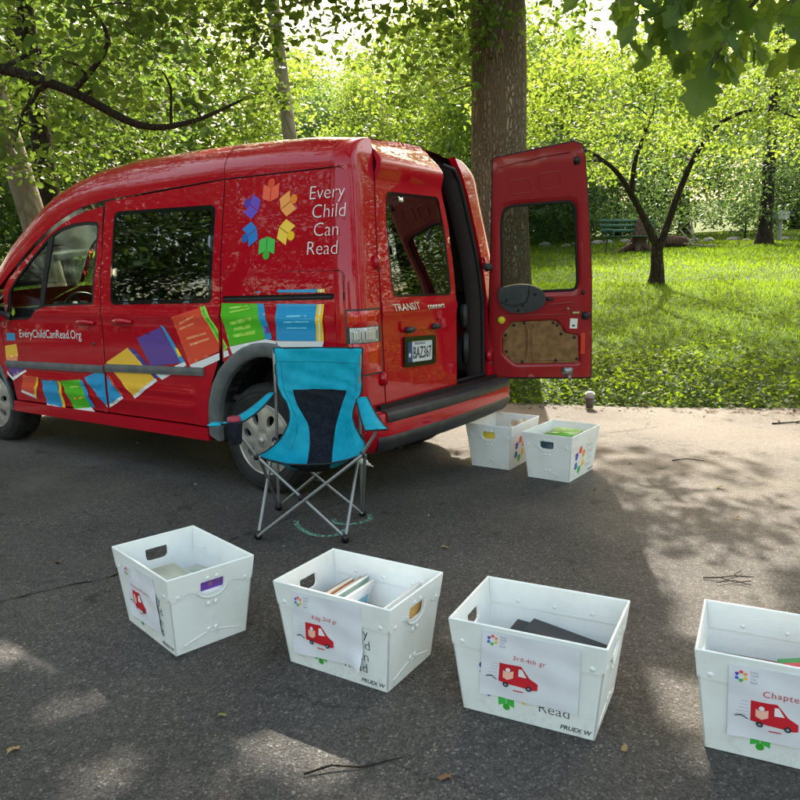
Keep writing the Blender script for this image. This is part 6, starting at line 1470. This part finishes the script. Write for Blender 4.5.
        for yy, xx, y2 in ((.12, .2, .24), (.30, .28, .50), (.52, .24, .72), (.70, .12, .86)):
            for sx_ in (-1, 1):
                f3 = lambda x, y: p+d*(y*s)+side*(sx_*x*s*.95)+nn*s*(bend*y*y+cup*abs(x)-cup*.6*x*x+.025*math.sin(9*y+ph+4*sx_*x)+.006*math.cos(40*(y-.5*abs(x)))+.003)
                lv.tube([f3(0, yy), f3(xx*.5, (yy+y2)/2), f3(xx, y2)], [.0009, .0007, .0004], 3, mi=1, cap=False)
        tn += [.9]*(len(lv.V)-len(tn))
    m.build('trunk', MB_GREY, root)
    o = lv.build('leaf_spray', [ML_OAK, principled('leaf_vein', (.14, .20, .05), .5)], root)
    at = o.data.attributes.new('tint', 'FLOAT', 'POINT'); at.data.foreach_set('value', np.array(tn, dtype=np.float32))
    # unseen crown over the road, added for shade and thinned over the sun patches
    C_ = ell(150, (-3.6, 3.2, 7.6), (5.8, 4.4, 2.0), rr_); P = np.repeat(np.array(C_), 100, axis=0)+rr_.normal(size=(15000, 3))*.55
    W = P+np.array(O_); k = keep_shade(W) & (W[:, 2] > 1.3+.46*np.maximum(W[:, 1], 0)+.8); P = P[k]
    link('crown', leaves_mesh('crown', P, .16, rng=rr_), ML_BROAD, root)
    lb = MB()
    for c in C_[::3]:
        c = Vector(c); a = Vector((-.2, .25, 5.6)); lb.tube([a, a.lerp(c, .5)+Vector((0, 0, .3)), c], [.06, .035, .012], 5)
    lb.build('limb', MB_GREY, root)
oak_branch()

# --- ivy and ground cover along the road edge, grass on the lawn
def scatter(n_, x0, x1, e0, e1, rng, dens=None):
    x = rng.uniform(x0, x1, n_); e = rng.uniform(e0, e1, n_)
    y = 7.57-.224*np.clip(x, -30, 22)+e/.976
    return x, y, e
def terr_v(x, y): return np.array([terrain(a, b_) for a, b_ in zip(x, y)])
rg2 = np.random.default_rng(21)
x, y, e = scatter(52000, -3, 9.5, -.06, 4.2, rg2)
n1 = smooth_noise(x, y, 1.3, 3)*.5+smooth_noise(x, y, 3.7, 4)*.5
pr_ = np.clip(1.25-e/2.4+(n1-.5)*1.2, .0, 1)*np.clip((e+.12)/.12, .3, 1); k = rg2.uniform(size=len(x)) < pr_
x, y, e, n1 = x[k], y[k], e[k], n1[k]
hgt = (.03+.16*n1*np.clip(1.2-e/5, .3, 1))*rg2.uniform(.15, 1.1, len(x))*np.clip((e+.15)/.3, .35, 1)
P = np.stack([x, y, terr_v(x, y)+hgt], -1)
ivy = link('ground_cover', leaves_mesh('ground_cover', P, .054, up=1.1, rng=rg2, droop=.05), ML_IVY); tag(ivy, 'low ivy-like ground cover with pale green leaves between asphalt and lawn', 'ground cover', kind='stuff')
xl, yl, el = scatter(2600, -3, 9.5, -.35, .9, rg2); kk = rg2.uniform(size=len(xl)) < np.clip(1-np.abs(el)/.6, .05, 1); xl, yl, el = xl[kk], yl[kk], el[kk]
PL = np.stack([xl, yl, np.maximum(terr_v(xl, yl), 0)+.008+rg2.uniform(0, .02, len(xl))*(el > 0)], -1)
tag(link('leaf_litter', leaves_mesh('leaf_litter', PL, .040, up=4.0, rng=rg2, droop=0), leaf_mat('dead_leaf', (0.07, 0.04, 0.02), (0.24, 0.16, 0.08), (.2, .12, .05), .15, .7, .1)), 'brown dead leaves and bits gathered where asphalt meets the ground cover', 'leaf litter', kind='stuff')
def blades(n_, x0, x1, e0, e1, h, wd, rng, cond=None):
    x, y, e = scatter(n_, x0, x1, e0, e1, rng)
    if cond is not None: k = cond(x, y, e); x, y, e = x[k], y[k], e[k]
    z = terr_v(x, y); m_ = len(x); a = rng.uniform(0, 2*np.pi, m_); hh = h*rng.uniform(.5, 1.3, m_); w_ = wd*rng.uniform(.7, 1.3, m_)
    lx = rng.normal(size=m_)*.45*hh; ly = rng.normal(size=m_)*.45*hh
    V = np.empty((m_, 3, 3)); V[:, 0] = np.stack([x-np.cos(a)*w_, y-np.sin(a)*w_, z-.01], -1); V[:, 1] = np.stack([x+np.cos(a)*w_, y+np.sin(a)*w_, z-.01], -1); V[:, 2] = np.stack([x+lx, y+ly, z+hh], -1)
    t = np.clip(.5+(smooth_noise(x, y, .9, 8)-.5)*1.0+rng.normal(size=m_)*.22, 0, 1)
    return V.reshape(-1, 3), np.repeat(t, 3)
A1 = blades(90000, -3, 11, .6, 7.5, .058, .006, rg2, lambda x, y, e: rg2.uniform(size=len(x)) < np.clip(e/3.2, .12, 1))
A2 = blades(90000, -9, 17, 7, 22, .060, .013, rg2); A3 = blades(40000, -30, 26, 10, 42, .08, .03, rg2); A4 = blades(14000, -12, -3, .0, 8, .12, .012, rg2)
V = np.vstack([A1[0], A2[0], A3[0], A4[0]]); T_ = np.concatenate([A1[1], A2[1], A3[1], A4[1]])
me = bpy.data.meshes.new('lawn_grass'); me.vertices.add(len(V)); me.vertices.foreach_set('co', V.astype(np.float32).ravel()); nf = len(V)//3
me.loops.add(nf*3); me.loops.foreach_set('vertex_index', np.arange(nf*3, dtype=np.int32)); me.polygons.add(nf); me.polygons.foreach_set('loop_start', np.arange(0, nf*3, 3, dtype=np.int32)); me.update(calc_edges=True)
at = me.attributes.new('tint', 'FLOAT', 'POINT'); at.data.foreach_set('value', T_.astype(np.float32))
tag(link('lawn_grass', me, ML_GRASS), 'bright sunlit mown grass covering the lawn beyond the ground cover', 'grass', kind='stuff')
# ================================================================ park furniture and small things
M_BENCH = grime(principled('green_bench_paint', (.02, .085, .05), .5), (.018, .075, .042), (.035, .12, .07), 14)
M_IRON = principled('painted_iron', (.05, .09, .075), .6); M_STEEL = grime(principled('grill_steel', (.32, .36, .40), .45, .5), (.30, .34, .38), (.40, .42, .44), 9)
bn = empty('park_bench', (6.75, 22.0, terrain(6.75, 22.0)), R(14), 'green slatted park bench on the far side of the lawn behind the forked tree', 'bench')
for z, y in ((.62, .20), (.76, .235), (.90, .27)):
    m = MB(); m.bbox((0, y, z), (1.75, .03, .10), .006, Matrix.Rotation(R(-14), 3, 'X')); m.build('back_slat', M_BENCH, bn)
for y in (-.20, -.10, 0.0, .10):
    m = MB(); m.bbox((0, y, .44), (1.75, .085, .03), .006); m.build('seat_slat', M_BENCH, bn)
for x in (-.68, .68):
    m = MB(); m.tube([(x, -.22, 0), (x, -.19, .42), (x, .14, .42), (x, .20, .55), (x, .30, .97)], .022, 8); m.tube([(x, .14, .42), (x, .24, 0)], .022, 8); m.tube([(x, -.19, .42), (x, -.2, .62), (x, .22, .64)], .016, 8); m.build('side_frame', M_IRON, bn)
M_STUMP = bark_mat('reddish_stump_bark', (.15, .085, .065), (.26, .16, .125), 9.0)
st = empty('tree_stump', (7.02, 22.25, terrain(7.02, 22.25)), 0, 'broken reddish tree stump beside the green bench, behind the forked trunk', 'stump')
m = MB(); m.tube([(0, 0, -.1), (0, 0, .15), (.03, 0, .5), (.10, 0, .75), (.14, .0, 1.02)], [.30, .24, .20, .17, .13], 14)
for a, l_ in ((3.6, .75), (4.4, .6), (5.4, .55), (2.9, .6), (.2, .6)): m.tube([(.2*math.cos(a), .2*math.sin(a), .14), (.6*l_*math.cos(a), .6*l_*math.sin(a), .07), (l_*math.cos(a), l_*math.sin(a), -.03)], [.13, .08, .03], 8)
m.build('stump_trunk', M_STUMP, st)
lg = empty('fallen_log', (8.45, 23.6, terrain(8.45, 23.6)), 0, 'short reddish log lying right of the forked trunk, with bleached sticks', 'log')
m = MB(); m.tube([(-.5, .1, .16), (0, .05, .19), (.5, 0, .15)], [.17, .19, .16], 14); m.build('log_body', M_STUMP, lg)
for pts_ in ([(.4, -.2, .6), (.7, -.3, .2), (.9, -.35, -.02)], [(.2, -.25, .5), (.5, -.5, .05)], [(.55, -.2, .75), (.62, -.3, .02)], [(.3, -.3, .1), (.8, -.6, .0), (1.2, -.5, .03)]):
    m = MB(); m.tube(pts_, .028, 6); m.build('bleached_stick', MB_PALE, lg)
gr = empty('park_grill', (13.01, 25.98, terrain(13.01, 25.98)), R(20), 'grey steel park grill on a post at the right, beside the dark trunk', 'grill')
m = MB(); m.tube([(0, 0, -.1), (0, 0, .72)], .07, 12); m.build('post', grime(principled('post_paint', (.35, .34, .32), .7), (.3, .3, .28), (.42, .42, .4), 10), gr)
m = MB(); m.box((-.02, 0, .73), (.34, .30, .03)); m.box((-.06, -.19, .87), (.50, .015, .25)); m.box((-.06, .19, .87), (.50, .015, .25)); m.box((-.31, 0, .87), (.015, .365, .25)); m.build('fire_box', M_STEEL, gr)
m = MB(); m.bbox((.30, 0, .87), (.24, .38, .24), .01); m.build('soot_end', principled('sooty_steel', (.03, .03, .035), .7), gr)
m = MB()
for i in range(7): m.tube([(-.30+.07*i, -.2, 1.0), (-.30+.07*i, .2, 1.0)], .007, 5)
m.build('grate', M_IRON, gr)
# pale stones along the creek bed behind the bench
M_STONE = grime(principled('pale_stone', (.32, .30, .27), .85), (.18, .175, .16), (.30, .285, .26), 5)
def stone(x, y, r_, lab):
    bm = bmesh.new(); bmesh.ops.create_icosphere(bm, subdivisions=2, radius=r_)
    for v in bm.verts: v.co *= 1+.28*noise.noise(v.co*2.2/r_*.5+Vector((x, y, 0))); v.co.z *= .55
    m = MB(); m.bm(bm, 0, False); o = m.build('stone', M_STONE); o.location = (x, y, terrain(x, y)+r_*.12); o.rotation_euler = (0, 0, x*3); tag(o, lab, 'stone', 'pale stones behind the bench'); return o
for i in range(26):
    x = 5.2+i*.36+rg.uniform(-.15, .15); y = 26.4+rg.uniform(-1.0, 1.4)+.05*i
    stone(x, y, rg.uniform(.08, .24), 'pale grey stone in the row of stones behind the green bench and log')
# litter on the asphalt: dry leaves and twigs
M_DRY = [principled('dry_leaf', c, .8) for c in ((.20, .10, .045), (.30, .20, .09), (.14, .06, .03), (.22, .22, .06))]
base_leaf = None; rl = np.random.default_rng(5)
spots_ = [(2.78, 7.05-.4), (.60, 1.86), (1.55, 4.9), (1.9, 4.3), (1.15, 4.3), (1.75, 3.75), (2.2, 3.6), (1.05, 1.72), (.95, 1.9), (2.35, 4.15), (1.3, 5.4), (-.3, 2.9), (-1.6, 3.3), (.2, 3.4), (3.0, 5.3), (2.1, 6.2), (.75, 3.1), (-1.1, 1.9), (1.6, 2.35), (2.6, 6.5), (.1, 1.75), (1.42, 6.6), (3.2, 6.2), (-.55, 2.05)]
for i, (x, y) in enumerate(spots_):
    V, T = OLV, OLT; s = rl.uniform(.022, .05); cu_ = rl.uniform(.2, .6)
    m = MB(); m.add([(a*s*.9, (b_-.5)*s, s*(.12*math.sin(6*b_)+cu_*abs(a))+.002) for a, b_ in V], T, 0, True)
    o = m.build('fallen_leaf', M_DRY[i % 4]); o.location = (x, y, .0035); o.rotation_euler = (0, 0, rl.uniform(0, 6.28)); tag(o, 'small dry curled leaf lying on the asphalt', 'fallen leaf', 'fallen leaves on the asphalt')
def twig(pts_, rad, lab, subs=()):
    m = MB(); m.tube([(a, b_, .006+.006*math.sin(i*1.7)) for i, (a, b_) in enumerate(pts_)], [rad*(1-.5*i/(len(pts_)-1)) for i in range(len(pts_))], 6)
    for s_ in subs: m.tube([(a, b_, .009) for a, b_ in s_], rad*.6, 5)
    tag(m.build('twig', MB_DARK), lab, 'twig')
twig([(1.27, 2.99), (1.34, 2.975), (1.41, 3.01), (1.49, 3.0)], .003, 'forked dark twig on the asphalt behind the Chapter Books tote', ([(1.34, 2.975), (1.38, 2.93), (1.45, 2.94)], [(1.41, 3.01), (1.46, 3.05)], [(1.30, 2.93), (1.38, 2.95), (1.43, 2.9)]))
twig([(-.27, 1.775), (-.20, 1.80), (-.12, 1.80), (-.01, 1.845)], .0035, 'curved thin twig in the lit spot at the bottom of the photo')
twig([(3.1, 6.1), (3.3, 6.12), (3.5, 6.25)], .007, 'thin twig near the grass edge at the right', ([(3.3, 6.12), (3.42, 6.05)],))
twig([(1.85, 4.95), (1.95, 4.97), (2.06, 4.93)], .005, 'short twig on the sunlit asphalt right of the lime book tote')
for i in range(26):
    x, y = rl.uniform(-2.5, 3.0), rl.uniform(1.7, 6.5)
    bm = bmesh.new(); bmesh.ops.create_icosphere(bm, subdivisions=1, radius=rl.uniform(.004, .010)); m = MB(); m.bm(bm, 0, True); o = m.build('pebble', M_STONE); o.location = (x, y, .004); tag(o, 'tiny pale pebble lying on the asphalt', 'pebble', 'pebbles on the asphalt')
